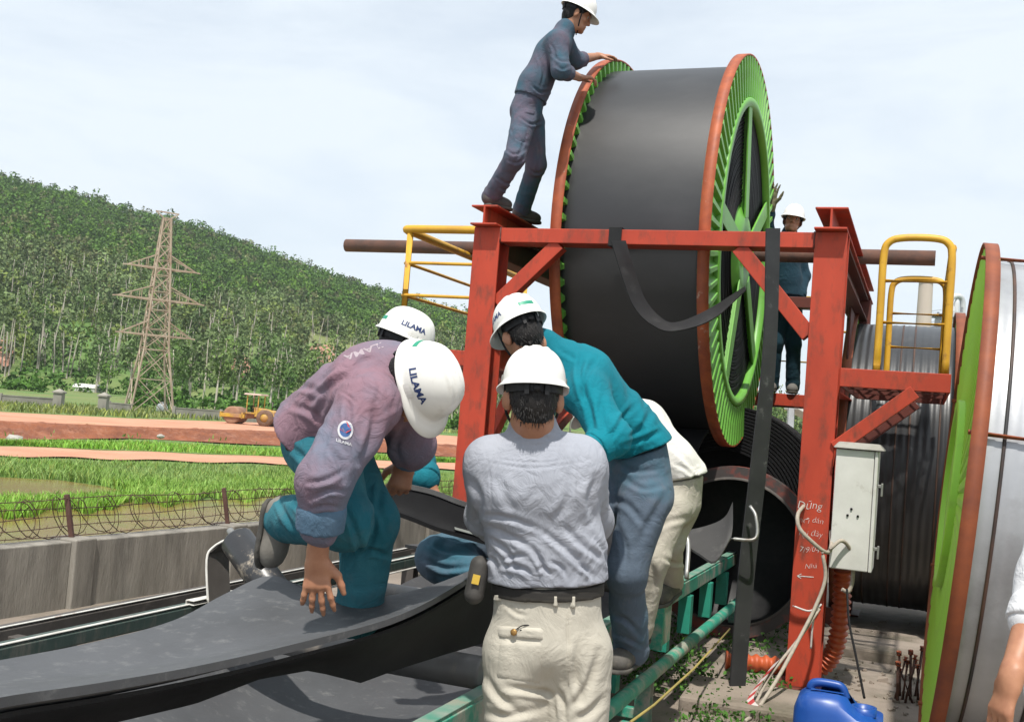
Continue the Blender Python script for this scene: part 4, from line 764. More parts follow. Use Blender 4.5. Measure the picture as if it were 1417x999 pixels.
# blue jerrycan
p = onz(1150, 1012, 0); s = 1; jc = empty('jerrycan', (p[0]-.29, p[1]-1.0, 0), 'blue plastic jerrycan with a broken-open top standing at the bottom edge', 'jerrycan', rz=-.35)
JB = mat('blue_plastic', (.010, .075, .33), (.008, .055, .26), .38, scale=5, dirt=(.08, .16, .36), dscale=7, dlo=.55, dhi=.75, damt=.6, bump=.08, bscale=25)
import bmesh
b = bmesh.new(); rows = []
for z, sx, sy in ((0, .165, .12), (.02, .185, .135), (.22, .19, .14), (.36, .188, .138), (.41, .172, .125), (.435, .14, .10), (.442, .08, .06)):
    row = []
    for t in np.linspace(0, 2*math.pi, 40, endpoint=False):
        e = 4.5; cx = abs(math.cos(t))**(2/e)*math.copysign(1, math.cos(t)); sy_ = abs(math.sin(t))**(2/e)*math.copysign(1, math.sin(t)); x, y = cx*sx, sy_*sy; zz = z
        if z > .38 and x > .03: zz = z-.07*min(1, (x-.03)/.05)                 # the broken mouth
        row.append(b.verts.new((x, y, zz)))
    rows.append(row)
for r0, r1 in zip(rows, rows[1:]):
    for i in range(40): b.faces.new((r0[i], r0[(i+1) % 40], r1[(i+1) % 40], r1[i]))
me = bpy.data.meshes.new('body'); b.to_mesh(me); b.free(); link_mesh('body', me, JB, jc, smooth=True, raw=True)
MB().tube(catmull([(-.13, 0, .425), (-.11, 0, .465), (-.03, 0, .47), (.01, 0, .46), (.03, 0, .415)], 5), .019, 10).build('handle', JB, jc, raw=True)
MB().grid([[(x, y, .446-.0*x) for y in (-.055, -.03)] for x in (-.12, .02)]).grid([[(x, y, .446) for y in (.03, .055)] for x in (-.12, .02)]).build('ridge', JB, jc, raw=True)
MB().lathe((.105, .0, .36), (0, 0, 1), [(0, .055), (.035, .055), (.035, .045), (-.02, .045), (-.1, .03)], 24).build('neck', JB, jc, raw=True)
MB().lathe((.105, .0, .34), (0, 0, 1), [(0, .05), (0, 0)], 24).build('opening', BLACK(), jc, raw=True)
b = MB(); Vt, Ft = text_mesh('DESMO', .05); b.add([(x-.05, -.1385-.003, .30+y) for x, y, _ in Vt], Ft) if 0 else None
# bundle of rusty bolts on the kerb
for k in range(13):
    x = 1238+k*3.6; p = onz(x, 968+6*math.sin(k*2.1), 0); h = .26+.05*math.sin(k*3.3); d = np.array((RNG.normal(0, .05), RNG.normal(0, .03), h)); o = empty('anchor_bolt', p, 'rusty bolt in the bunch standing on the kerb by the lime flange', 'bolt', 'bunch of rusty bolts on the kerb')
    MB().tube([p, p+d], .009, 8).build('shank', RUST(), o); MB().tube([p+d*.93, p+d*1.02], .017, 6).build('head', RIM(), o)
# ================================================================ people
class Grid3:
    """signed-distance modelling: limbs, trunk and cloth are blended tapered solids, turned into one closed skin by surface nets"""
    def __init__(s, h): s.h = h; s.pr = []; s.cut = []; s.fold = None
    def cone(s, a, b, ra, rb, k=.02, side=None, fa=None, fb=None, wr=0., wf=14., ws=0., clip=None):
        s.pr.append(('c', np.array(a, float), np.array(b, float), ra, rb, k, None if side is None else nrm(side), fa, fb, wr, wf, ws, clip)); return s
    def ell(s, c, ax, r, k=.02): s.pr.append(('e', np.array(c, float), np.array([nrm(x) for x in ax]), np.array(r, float), k)); return s
    def plane(s, p, n): s.cut.append((np.array(p, float), nrm(n))); return s
    def bounds(s):
        lo, hi = [], []
        for q in s.pr:
            if q[0] == 'c': m = max(q[3], q[4], q[7] or 0, q[8] or 0)*1.1; lo.append(np.minimum(q[1], q[2])-m); hi.append(np.maximum(q[1], q[2])+m)
            else: m = q[3].max(); lo.append(q[1]-m); hi.append(q[1]+m)
        return lo, hi
    def mesh(s):
        lo, hi = s.bounds(); mg = .05; L0 = np.min(lo, 0)-mg; n = np.ceil((np.max(hi, 0)+mg-L0)/s.h).astype(int)+1; h = s.h
        D = np.full(n, .3, np.float32); ax = [(L0[i]+np.arange(n[i])*h).astype(np.float32) for i in range(3)]
        for q, l, u in zip(s.pr, lo, hi):
            i0 = np.maximum(((l-mg-L0)/h).astype(int), 0); i1 = np.minimum(((u+mg-L0)/h).astype(int)+2, n); sl = tuple(slice(a, b) for a, b in zip(i0, i1))
            X = ax[0][sl[0]][:, None, None]; Y = ax[1][sl[1]][None, :, None]; Z = ax[2][sl[2]][None, None, :]
            if q[0] == 'c':
                _, a, b, ra, rb, k, side, fa, fb, wr, wf, ws, clip = q; ba = b-a; l2 = ba@ba
                px, py, pz = X-a[0], Y-a[1], Z-a[2]; t = np.clip((px*ba[0]+py*ba[1]+pz*ba[2])/l2, 0, 1); qx, qy, qz = px-t*ba[0], py-t*ba[1], pz-t*ba[2]
                if side is not None:
                    fr = nrm(np.cross(ba, side)); sd = nrm(np.cross(fr, ba)); un = nrm(ba); e1 = qx*sd[0]+qy*sd[1]+qz*sd[2]; e2 = qx*fr[0]+qy*fr[1]+qz*fr[2]; e3 = qx*un[0]+qy*un[1]+qz*un[2]
                    r1 = ra+(rb-ra)*t; r2 = fa+(fb-fa)*t; k0 = np.sqrt((e1/r1)**2+(e2/r2)**2+(e3/np.minimum(r1, r2))**2)+1e-6; k1 = np.sqrt((e1/r1**2)**2+(e2/r2**2)**2+(e3/np.minimum(r1, r2)**2)**2)+1e-6; v = k0*(k0-1)/k1
                    v = np.where(k0 < .3, -np.minimum(r1, r2)*.7, v)
                else: v = np.sqrt(qx*qx+qy*qy+qz*qz)-(ra+(rb-ra)*t)
                if wr:                                     # creases winding round a sleeve or trouser leg
                    dd, s1, s2 = frame(ba); ph = np.arctan2(qx*s2[0]+qy*s2[1]+qz*s2[2], qx*s1[0]+qy*s1[1]+qz*s1[2]); ln = math.sqrt(l2)
                    w_ = t*ln*wf*2*np.pi/ .5 * .5
                    v = v-wr*(np.sin(w_+1.6*np.sin(ph+ws)+ws)+.5*np.sin(w_*1.73-1.3*np.sin(ph*2+ws*2)+2*ws))*(.25+.75*np.abs(2*t-1)**1.5)*np.clip(t*8, 0, 1)
                if clip is not None: v = np.maximum(v, (X-clip[0][0])*clip[1][0]+(Y-clip[0][1])*clip[1][1]+(Z-clip[0][2])*clip[1][2])
            else:
                _, c, A, r, k = q; px, py, pz = X-c[0], Y-c[1], Z-c[2]; e = [px*A[i][0]+py*A[i][1]+pz*A[i][2] for i in range(3)]
                k0 = np.sqrt((e[0]/r[0])**2+(e[1]/r[1])**2+(e[2]/r[2])**2)+1e-6; k1 = np.sqrt((e[0]/r[0]**2)**2+(e[1]/r[1]**2)**2+(e[2]/r[2]**2)**2)+1e-6; v = np.where(k0 < .3, -r.min()*.7, k0*(k0-1)/k1)
            d = D[sl]; hh = np.maximum(k-np.abs(d-v), 0)/k; D[sl] = np.minimum(d, v)-hh*hh*k*.25
        if s.fold:
            amp, sc, dirv, seed = s.fold; m = np.argwhere(np.abs(D) < amp*3+h); p = L0+m*h; w = D[tuple(m.T)]
            f = fbm(p, sc, dirv, seed); D[tuple(m.T)] = w-amp*f
        for p, nn in s.cut:
            D = np.maximum(D, (ax[0][:, None, None]-p[0])*nn[0]+(ax[1][None, :, None]-p[1])*nn[1]+(ax[2][None, None, :]-p[2])*nn[2])
        ins = D < 0; cc = np.zeros(np.array(n)-1, np.int8)
        for i in (0, 1):
            for j in (0, 1):
                for k in (0, 1): cc += ins[i:n[0]-1+i, j:n[1]-1+j, k:n[2]-1+k]
        I = np.argwhere((cc > 0) & (cc < 8)); cor = [(i, j, k) for i in (0, 1) for j in (0, 1) for k in (0, 1)]
        val = np.stack([D[I[:, 0]+i, I[:, 1]+j, I[:, 2]+k] for i, j, k in cor], 1); acc = np.zeros((len(I), 3)); cnt = np.zeros(len(I))
        for a in range(8):
            for b in range(a+1, 8):
                if sum(abs(cor[a][q]-cor[b][q]) for q in range(3)) != 1: continue
                m = (val[:, a] < 0) != (val[:, b] < 0); t = val[m, a]/(val[m, a]-val[m, b]); acc[m] += np.array(cor[a])+t[:, None]*(np.array(cor[b])-np.array(cor[a])); cnt[m] += 1
        V = L0+(I+acc/cnt[:, None])*h; idx = np.full(cc.shape, -1, np.int32); idx[tuple(I.T)] = np.arange(len(I)); Fs = []
        for x in range(3):
            y, z = (x+1) % 3, (x+2) % 3; s0 = [slice(1, n[q]-1) for q in range(3)]; s0[x] = slice(0, n[x]-1); s1 = list(s0); s1[x] = slice(1, n[x]); A_ = ins[tuple(s0)]; B_ = ins[tuple(s1)]
            e = np.argwhere(A_ != B_)+np.array([0 if q == x else 1 for q in range(3)]); inn = ins[tuple(e.T)]; ey = np.eye(3, dtype=int)
            Q = np.stack([idx[tuple((e-o).T)] for o in (0*ey[0], ey[y], ey[y]+ey[z], ey[z])], 1); Q[~inn] = Q[~inn][:, ::-1]; Fs.append(Q)
        return V, np.concatenate(Fs)
_LAT = np.random.default_rng(5).uniform(-1, 1, (32, 32, 32))
def vnoise(p):
    i = np.floor(p).astype(int); f = p-i; f = f*f*(3-2*f); r = 0
    for a in (0, 1):
        for b in (0, 1):
            for c_ in (0, 1): r = r+_LAT[(i[:, 0]+a) % 32, (i[:, 1]+b) % 32, (i[:, 2]+c_) % 32]*(f[:, 0] if a else 1-f[:, 0])*(f[:, 1] if b else 1-f[:, 1])*(f[:, 2] if c_ else 1-f[:, 2])
    return r
def fbm(p, sc, dirv, seed):
    """sharp ridged creases, stretched along dirv"""
    d = nrm(dirv); q = p-(p@d)[:, None]*d[None]*.74; q = q*sc+seed*3.7; w = np.stack([vnoise(q*.6+5), vnoise(q*.6+11), vnoise(q*.6+19)], 1); q = q+.9*w
    out = 0
    for f, a, o in ((1., 1., 0.), (1.7, .22, 7.)):
        n = vnoise(q*f+o); gt = np.clip(.25+1.6*vnoise(q*f*.45+o+3), 0, 1); out = out+a*gt*(np.exp(-(n/.15)**2)-.75*np.exp(-((n-.30)/.17)**2))
    return out+.25*vnoise(q*.5+2)
def vnormals(V, Fq):
    n = np.cross(V[Fq[:, 2]]-V[Fq[:, 0]], V[Fq[:, 3]]-V[Fq[:, 1]]); N_ = np.zeros_like(V)
    for i in range(4): np.add.at(N_, Fq[:, i], n)
    return N_/(np.linalg.norm(N_, axis=1)[:, None]+1e-9)
def creases(V, Fq, lines):
    """folds measured on the cloth: (polyline, width, depth) with a valley beside a raised lip, tapering to both ends"""
    Nv = vnormals(V, Fq); q = V-CAM; dp = q@_f; x = 708.5+FPX*(q@_r)/dp; y = 499.5-FPX*(q@_u)/dp; fc = -(Nv*q).sum(1)/np.linalg.norm(q, axis=1); V = V.copy()
    for pl, w, h in lines:
        pl = np.array(catmull([np.array((a, b, 0.)) for a, b in pl], 6))[:, :2]; n = len(pl); m = (fc > -.1) & (x > pl[:, 0].min()-4*w) & (x < pl[:, 0].max()+4*w) & (y > pl[:, 1].min()-4*w) & (y < pl[:, 1].max()+4*w)
        if not m.any(): continue
        X = np.stack([x[m], y[m]], 1); best = np.full(len(X), 1e9); sd = np.zeros(len(X)); tt = np.zeros(len(X))
        for i in range(n-1):
            a, b = pl[i], pl[i+1]; ab = b-a; t = np.clip(((X-a)@ab)/(ab@ab+1e-9), 0, 1); e = X-a-t[:, None]*ab; dd = np.linalg.norm(e, axis=1); k = dd < best
            best = np.where(k, dd, best); sd = np.where(k, np.sign(ab[0]*e[:, 1]-ab[1]*e[:, 0])*dd, sd); tt = np.where(k, (i+t)/(n-1), tt)
        s = sd/w; prof = -np.exp(-s*s)+.85*np.exp(-((s-1.5)/.9)**2)+.35*np.exp(-((s+1.6)/1.1)**2); V[m] += Nv[m]*(prof*h*.72*np.sin(np.pi*np.clip(tt, .02, .98))**.6)[:, None]
    return V
def close_skin(name, gr, m, parent=None, loc=None, cr=None):
    V, Fq = gr.mesh()
    if cr: V = creases(V, Fq, cr)
    return big_mesh(name, V, Fq, m, parent, None, loc, True), V, Fq
SKIN = lambda: mat('tan_skin', (.40, .19, .105), (.33, .145, .08), .5, scale=25, bump=.12, bscale=120, bdist=.001)
HAIR = lambda: mat('black_hair', (.008, .007, .007), (.014, .012, .011), .55, scale=30, bump=.9, bscale=150, bdist=.006, stretch=(1, 1, .2), spec=.3)
HELM = lambda: mat('helmet_white', (.78, .77, .73), (.72, .71, .66), .34, scale=5, dirt=(.42, .38, .31), dscale=11, dlo=.54, dhi=.76, damt=.5, bump=.06, bscale=30, rvar=.08)
INK = lambda: mat('navy_print', (.02, .045, .16), None, .5); STK = lambda: mat('green_sticker', (.015, .27, .16), None, .45)
def cloth(name, c, c2, scale=4., lo=.4, hi=.62, dirt=None, bd=.012, bs=15., da=.6):
    return mat(name, c, c2, .88, scale=scale, lo=lo, hi=hi, dirt=dirt, dscale=7, dlo=.55, dhi=.8, damt=da, bump=.75, bscale=bs, bdist=bd, bdistort=1.4, sheen=.03, spec=.12)
SHOE = lambda: mat('worn_shoe', (.10, .092, .08), (.06, .055, .05), .8, scale=9, dirt=(.22, .19, .15), dscale=10, dlo=.5, dhi=.75, bump=.3, bscale=50, bdist=.002)
def hand(g, wr, d, pn, ts, curl=.5, spread=.12, sc=1., tuck=.35):
    """palm, four unequal fingers in three joints and a thumb from the side of the palm. d: along the hand, pn: out of the palm's back, ts: towards the thumb"""
    d = nrm(d); ts = nrm(np.array(ts)-d*np.dot(ts, d)); pn = nrm(pn-d*np.dot(pn, d)-ts*np.dot(pn, ts)); wr = np.array(wr, float)
    g.cone(wr-d*.02*sc, wr+d*.025*sc, .026*sc, .030*sc, .02, ts, .020*sc, .017*sc); k0 = wr+d*.088*sc
    g.cone(wr+d*.02*sc, wr+d*.078*sc, .033*sc, .041*sc, .016, ts, .016*sc, .0145*sc)
    for i, (o, l) in enumerate(((.031, .074), (.0105, .083), (-.0105, .077), (-.030, .060))):
        b = wr+d*(.086-.004*abs(i-1.2))*sc+ts*o*sc; fd = nrm(d+ts*spread*(1.2-i*.85)); c = curl*(1+.10*(i-1))
        a1 = c*.55; p = b
        for j, (f, r0, r1) in enumerate(((.45, .0096, .0086), (.30, .0086, .0078), (.25, .0078, .0066))):
            v = fd*math.cos(a1)-pn*math.sin(a1); q = p+v*l*f*sc; g.cone(p, q, r0*sc, r1*sc, .006); p = q; a1 += c*(.75 if j == 0 else .6)
    b = wr+d*.022*sc+ts*.026*sc-pn*.006*sc; v = nrm(d*.72+ts*.75-pn*tuck); q = b+v*.042*sc; g.cone(b, q, .0165*sc, .0125*sc, .012); v2 = nrm(v+d*.55-ts*.25-pn*.1); q2 = q+v2*.032*sc; g.cone(q, q2, .0118*sc, .010*sc, .006); g.cone(q2, q2+nrm(v2+d*.3)*.024*sc, .010*sc, .0078*sc, .006)
def head(g, c, hf, hu, nk, sc=1.):
    hf = nrm(hf); hu = nrm(np.array(hu)-hf*np.dot(hu, hf)); rt = np.cross(hf, hu); A = (rt, hf, hu); p = lambda x, y, z: np.array(c)+(rt*x+hf*y+hu*z)*sc
    g.ell(p(0, -.012, .035), A, np.array((.073, .092, .088))*sc, .02); g.ell(p(0, .022, -.035), A, np.array((.060, .064, .082))*sc, .03)
    g.cone(p(-.028, .05, -.082), p(.028, .05, -.082), .026*sc, .026*sc, .03); g.ell(p(0, .078, -.096), A, np.array((.02, .016, .016))*sc, .02)
    g.cone(p(0, .084, .012), p(0, .103, -.026), .010*sc, .0135*sc, .012)
    for s in (-1, 1):
        g.cone(p(s*.012, .092, -.03), p(s*.014, .09, -.031), .009*sc, .008*sc, .008); g.cone(p(s*.012, .083, .028), p(s*.045, .072, .026), .010*sc, .009*sc, .014); g.ell(p(s*.042, .062, -.022), A, np.array((.022, .016, .02))*sc, .02)
        e = p(s*.080, -.012, -.014); g.ell(e, (nrm(rt*.9-hf*.45*s), hf, hu), np.array((.009, .019, .031))*sc, .008); g.ell(p(s*.076, -.014, -.036), A, np.array((.006, .009, .012))*sc, .006)
    g.cone(p(-.02, .087, -.058), p(.02, .087, -.058), .0085*sc, .0085*sc, .007); g.cone(p(-.017, .086, -.07), p(.017, .086, -.07), .009*sc, .009*sc, .006)
    g.cone(p(0, -.02, -.06), nk, .054*sc, .060*sc, .03)
    return A, p
def shell_fn(A, c, sc=.95):
    rt, hf, hu = A; c = np.array(c)
    def f(ph, th, off=0.):
        """ph: 0 front, +90 right side; th: height angle"""
        ct, st = max(math.cos(th), 0)**.80, math.sin(th)**.94 if th > 0 else math.sin(th); x, y, z = .107*math.sin(ph)*ct, .133*math.cos(ph)*ct-.006, .128*st
        rid = 0.
        if th > .5: rid = min(1, (th-.5)/.35)*(.0045*max(0, 1-abs(abs(x)-.036)/.009)**.5+.0035*(1 if abs(x) < .018 else 0)*min(1, (1-abs(x)/.018)*3))
        n = nrm(np.array((x/.107**2, y/.133**2, z/.128**2))); v = (np.array((x, y, z+.042))+n*(rid+off))*sc; return c+rt*v[0]+hf*v[1]+hu*v[2]
    return f
def helmet(par, c, A, sticker=True, text='both', band_text=None, strap=True, chin=None, sc=.95):
    rt, hf, hu = A; f = shell_fn(A, c, sc); c = np.array(c); rows = []; nph = 72
    PH = np.linspace(0, 2*math.pi, nph+1)
    def brim(ph, e):
        pk = max(0., math.cos(ph))**1.1 if math.cos(ph) > 0 else 0; o = (.011+.036*pk)*e; b = f(ph, 0.0); out = nrm(rt*math.sin(ph)*1.1+hf*math.cos(ph)); return b+out*o-hu*((.004+.016*pk)*e+.004*e)
    rows.append([brim(p, 1)-hu*.004 for p in PH]); rows.append([brim(p, 1)+hu*.001 for p in PH]); rows.append([brim(p, .5)+hu*.002 for p in PH]); rows.append([brim(p, .12)+hu*.003 for p in PH])
    for th in np.concatenate([np.linspace(.05, 1.2, 26), np.linspace(1.25, 1.568, 9)]): rows.append([f(p, th) for p in PH])
    b = MB().grid(rows); b.grid([[p-hu*.0 for p in rows[0]], [brim(p, .1)-hu*.006 for p in PH], [f(p, .25, -.006) for p in PH], [f(p, .8, -.006) for p in PH], [f(p, 1.5, -.006) for p in PH]])
    hm = b.build('helmet', HELM(), par, fix=True)
    def wrap(mb, V, Fc, ph0, th0, sgn=1, off=.0012):
        out = [f(ph0+sgn*x/.118, th0+y/.128, off) for x, y in V]; mb.add(out, Fc)
    def patch(w, h, nu=10, nv=3):
        V = [(-w/2+w*i/nu, -h/2+h*j/nv) for j in range(nv+1) for i in range(nu+1)]; return V, [(j*(nu+1)+i, j*(nu+1)+i+1, (j+1)*(nu+1)+i+1, (j+1)*(nu+1)+i) for j in range(nv) for i in range(nu)]
    if sticker:
        mb = MB(); wrap(mb, *patch(.082, .018), math.pi, .30); mb.build('sticker', STK(), hm)
    for nm, ph in (('both', math.pi/2), ('both', -math.pi/2)):
        if text:
            Vt, Ft = text_mesh('LILAMA', .034, 0, .0011); mb = MB(); wrap(mb, [(x, y) for x, y, _ in Vt], Ft, ph+.05, .33, -1); mb.build('lettering', INK(), hm)
    # slot lugs over the ears, suspension band at the nape
    for s in (-1, 1): mb = MB(); wrap(mb, *patch(.04, .02, 4, 2), s*math.pi/2, .09, 1, .004); mb.build('slot_lug', HELM(), hm)
    def nb(ph, z, o=0): v = nrm(rt*math.sin(ph)*1.05+hf*math.cos(ph)); return c+rt*(.084+o)*math.sin(ph)+hf*((.104+o)*math.cos(ph)-.006)+hu*z
    G = [[nb(p, z) for p in np.linspace(math.pi*.58, math.pi*1.42, 20)] for z in (.036, .004)]; G2 = [[nb(p, z, .004) for p in np.linspace(math.pi*.58, math.pi*1.42, 20)] for z in (.036, .004)]
    sb = MB().grid(G2).grid(G).build('suspension_band', BLACK(), hm); mb = MB()
    for p in (math.pi*.9, math.pi*1.1): mb.hexa([nb(p+e, z, o) for z in (-.006, .030) for e, o in ((-.07, .003), (.07, .003), (.07, .012), (-.07, .012))])
    mb.lathe(nb(math.pi, .014, .004), -hf, [(0, .012), (.010, .012), (.010, 0)], 14); mb.build('adjuster', BLACK(), hm)
    if band_text:
        Vt, Ft = text_mesh(band_text, .026, 0, .001); mb = MB(); mb.add([nb(math.pi*.86-x/.1, .027+y, .0125) for x, y, _ in Vt], Ft); mb.build('lettering', mat('white_print', (.7, .7, .7), None, .5), hm)
    if strap:
        ch = np.array(c)+hf*.055-hu*.125 if chin is None else chin
        for s in (-1, 1): MB().tube(catmull([f(s*math.pi/2+s*-.2, .02, -.008), c+rt*s*.076+hf*.03-hu*.05, ch+rt*s*.02], 5), .0045, 6).build('chin_strap', BLACK(), hm)
    return hm, f
def drape(bvh, uv, quad, nu=8, nv=6, off=.004, edge=.006):
    """a cloth patch laid on a garment: quad = four measured corners, cast on to the surface and given a thickness"""
    q = np.array(quad, float); G = []
    for j in range(nv+1):
        row = []
        for i in range(nu+1):
            u, v = i/nu, j/nv; x, y = q[0]*(1-u)*(1-v)+q[1]*u*(1-v)+q[2]*u*v+q[3]*(1-u)*v; r = ray(x, y); h, n, _, _ = bvh.ray_cast(Vector(CAM), Vector(r))
            if h is None: return None
            n = np.array(n); n = n if n@r < 0 else -n; e = min(i, nu-i, j, nv-j); row.append(np.array(h)+n*(off if e > 0 else -.003))
        G.append(row)
    return MB().grid(G)
def drape_text(bvh, V, Fc, fn, off=.002):
    out = []; ok = []
    for x, y, *_ in V:
        r = ray(*fn(x, y)); h, n, _, _ = bvh.ray_cast(Vector(CAM), Vector(r)); ok.append(h is not None)
        out.append(np.array(h)-nrm(r)*off if h is not None else CAM)
    return MB().add(out, [f for f in Fc if all(ok[i] for i in f)])
def shoe(par, an, toe, up, m, sc=.9, tagc=None):
    an = np.array(an, float); toe = np.array(toe, float); d = nrm(toe-an); up = nrm(up-d*np.dot(up, d)); sd = np.cross(d, up); g = Grid3(.008 if sc > .5 else .01)
    d_, up_ = d, up; d = d*sc; up = up*sc; heel = an-d*.032-up*.045; tip = an+d*.185-up*.052
    g.cone(heel+d*.02, tip-d*.05, .041, .047, .03, sd, .045, .042); g.cone(tip-d*.06, tip-d*.03, .047, .042, .03, sd, .040, .030); g.cone(an-d*.01+up*.03, an-d*.01-up*.03, .048, .046, .03, sd, .056, .062); g.cone(an+d*.03-up*.01, tip-d*.08, .036, .034, .03)
    g.plane(an-up*.083, -up); o, V, Fq = close_skin('shoe', g, m, par)
    g = Grid3(.008); g.cone(heel+d*.02-up*.03, tip-d*.05-up*.03, .046, .053, .02, sd, .05, .05); g.cone(tip-d*.06-up*.03, tip-d*.03-up*.03, .053, .047, .02, sd, .05, .045); g.plane(an-up*.098, -up); g.plane(an-up*.076, up); close_skin('sole', g, mat('rubber_sole', (.05, .047, .042), (.09, .082, .07), .8, scale=12), o)
    b = MB()
    for k in range(4): p = an+d*(.02+.024*k)+up*(.035-.016*k); b.tube([p-sd*.028, p+up*.010, p+sd*.028], .0035, 5)
    b.build('laces', BLACK(), o)
    if tagc: p = an+d*.02-up*.02+sd*tagc*.052; MB().bar(p-d*.016, p+d*.016, .004, .016, up).build('tab', mat('yellow_tab', (.55, .36, .04), None, .6), o)
    return o
def person(label, J, shirt_m, trous_m, hs=.007, hb=.007, bulk=1., shoes=None, group=None, hem=.02, belt_m=None, fold=.006, cuffL=.8, cuffR=.8, helm=None, shirt_len=0., blouse=.012, legw=1., hand_opt=None, cuff_m=None, body_h=None, collar=True, sleeve=1., crS=None, crT=None, legx=(.02, .02), hair=True):
    J = {k: np.array(v, float) for k, v in J.items()}; pel, nk = J['pel'], J['nk']; ch = J['ch']; wa = J.get('wa', pel*.5+ch*.5)
    ts = nrm(J['shR']-J['shL']); hp = nrm(J['hipR']-J['hipL']); up = nrm(wa-pel); ax0 = nrm(wa*.6+ch*.4-pel); bx = bulk
    ankmin = min(J['anL'][2], J['anR'][2]); base = (float(pel[0]), float(pel[1]), float(ankmin-.09))
    # body: one closed skin from head to ankles
    g = Grid3(hb); g.cone(pel, wa, .125, .115, .04, hp, .088, .085); g.cone(wa, ch, .115, .135, .04, ts, .085, .095); g.cone(ch, nk, .125, .06, .05, ts, .085, .06); g.cone(J['shL'], J['shR'], .05, .05, .05)
    for s in 'LR':
        g.cone(J['sh'+s], J['el'+s], .050, .038, .03); m_ = J['el'+s]*.65+J['wr'+s]*.35; g.cone(J['el'+s], m_, .038, .040, .02); g.cone(m_, J['wr'+s], .040, .026, .02)
        g.cone(J['hip'+s], J['kn'+s], .062, .038, .04); g.cone(J['kn'+s], J['an'+s], .038, .028, .03)
        ho = (hand_opt or {}).get(s)
        if ho: hand(g, J['wr'+s], *ho[0], **ho[1])
        else: hand(g, J['wr'+s], J['wr'+s]-J['el'+s], np.array((0, -1, .3)), np.array((0, 0, 1.)), .8)
    A, hp_ = head(g, J['hd'], J['hf'], J['hu'], nk)
    body, V, Fq = close_skin('person', g, SKIN(), None, base); tag(body, label, 'person', group)
    # hair
    g = Grid3(max(hb*.9, .006)); rt, hf, hu = A; g.ell(hp_(0, -.014, .032), A, (.077, .096, .091), .02); g.ell(hp_(0, -.045, -.03), A, (.062, .060, .062), .03); g.plane(hp_(0, .035, .0), nrm(hf*1-hu*.55)); g.plane(hp_(0, 0, -.085), -hu); g.plane(hp_(0, -.022, -.02), nrm(hf*.8-hu*.55)) if 0 else None
    g.fold = (.0030, 55, hu, 3); ho_, HV, HF = close_skin('hair', g, HAIR(), body); Hn = vnormals(HV, HF); zz = (HV-J['hd'])@hu; yy = (HV-J['hd'])@hf; kk = np.where((zz < .03) & (yy < .04))[0]; kk = RNG.choice(kk, 700); B_ = HV[kk]-Hn[kk]*.002; tip = B_-hu*RNG.uniform(.008, .019, (700, 1))+Hn[kk]*RNG.uniform(.0, .004, (700, 1))+RNG.normal(0, .0025, (700, 3)); sd_ = nrm(np.cross(hu, hf))*.0016+np.cross(Hn[kk], hu)*.0016; big_mesh('hair_strands', np.stack([B_-sd_, B_+sd_, tip], 1).reshape(-1, 3), np.arange(2100).reshape(-1, 3), HAIR(), body)['kind'] = 'stuff'
    # trousers
    g = Grid3(hs); wst = J.get('wst', pel+up*.09); g.cone(pel-up*.03, wst+up*.03, .150*bx, .142*bx, .05, hp, .115*bx, .102*bx, clip=(wst+up*.005, up))
    for s in 'LR':
        h_, k_, a_ = J['hip'+s], J['kn'+s], J['an'+s]; g.cone(h_, k_, .092*legw, .072*legw, .05, wr=fold*.25, wf=9, ws=1. if s == 'L' else 2.3); g.cone(k_, a_+nrm(a_-k_)*legx[0 if s == 'L' else 1], .070*legw, .068*legw, .04, wr=fold*.4, wf=11, ws=.5 if s == 'L' else 3.1)
    g.fold = (fold, 7, nrm(J['knR']-J['hipR']), 2); tro, TV, TF = close_skin('trousers', g, trous_m, body, None, crT)
    if belt_m is not None:
        g = Grid3(.006); g.cone(pel-up*.03, wst+up*.06, .158*bx, .152*bx, .05, hp, .123*bx, .112*bx); g.plane(wst+up*.004, up); g.plane(wst-up*.034, -up); close_skin('belt', g, belt_m, body)
    # shirt
    g = Grid3(hs); w0 = wst-up*shirt_len; g.cone(w0, wa, (.150+blouse)*bx, .152*bx, .04, hp, (.110+blouse)*bx, .112*bx, clip=None if hem is None else (w0+up*hem, -up)); g.cone(wa, ch, .152*bx, .168*bx, .05, ts, .112*bx, .118*bx); g.cone(ch, nk, .158*bx, .075, .06, ts, .105*bx, .07); g.cone(J['shL'], J['shR'], .068, .068, .06)
    if collar: g.cone(nk-nrm(nk-ch)*.0, nk+nrm(J['hd']-nk)*.03, .072, .066, .02)
    for s, cf in (('L', cuffL), ('R', cuffR)):
        e, w = J['el'+s], J['wr'+s]; q = e+(w-e)*cf; g.cone(J['sh'+s], e, .076*sleeve, .062*sleeve, .05, wr=fold*.3, wf=10, ws=.7 if s == 'L' else 1.9)
        if cf > 0: g.cone(e, q, .061*sleeve, .052*sleeve, .04, wr=fold*.45, wf=12, ws=2.2 if s == 'L' else .3)
    g.fold = (fold, 8, nrm(np.cross(up, ts)*.4+up*.5+ts*.3), 1); shi, SV, SF = close_skin('shirt', g, shirt_m, body, None, crS)
    for s, cf in (('L', cuffL), ('R', cuffR)):                # a rolled or plain cuff
        e, w = J['el'+s], J['wr'+s]
        if 0 < cf < .97: d = nrm(w-e); q = e+(w-e)*cf; g = Grid3(hs); g.cone(q-d*.035, q+d*.004, .060*sleeve, .058*sleeve, .02); g.fold = (.004, 18, d, 4); g.plane(q+d*.012, d); close_skin('cuff', g, cuff_m or shirt_m, body)
    if shoes:
        for s in 'LR': shoe(body, J['an'+s]+np.array((0, 0, 0)), J['to'+s], J.get('upf'+s, nrm(J['kn'+s]-J['an'+s])), shoes, .88, (1 if s == 'L' else -1))
    if helm is not None: hm, f = helmet(body, J['hd'], A, **helm)
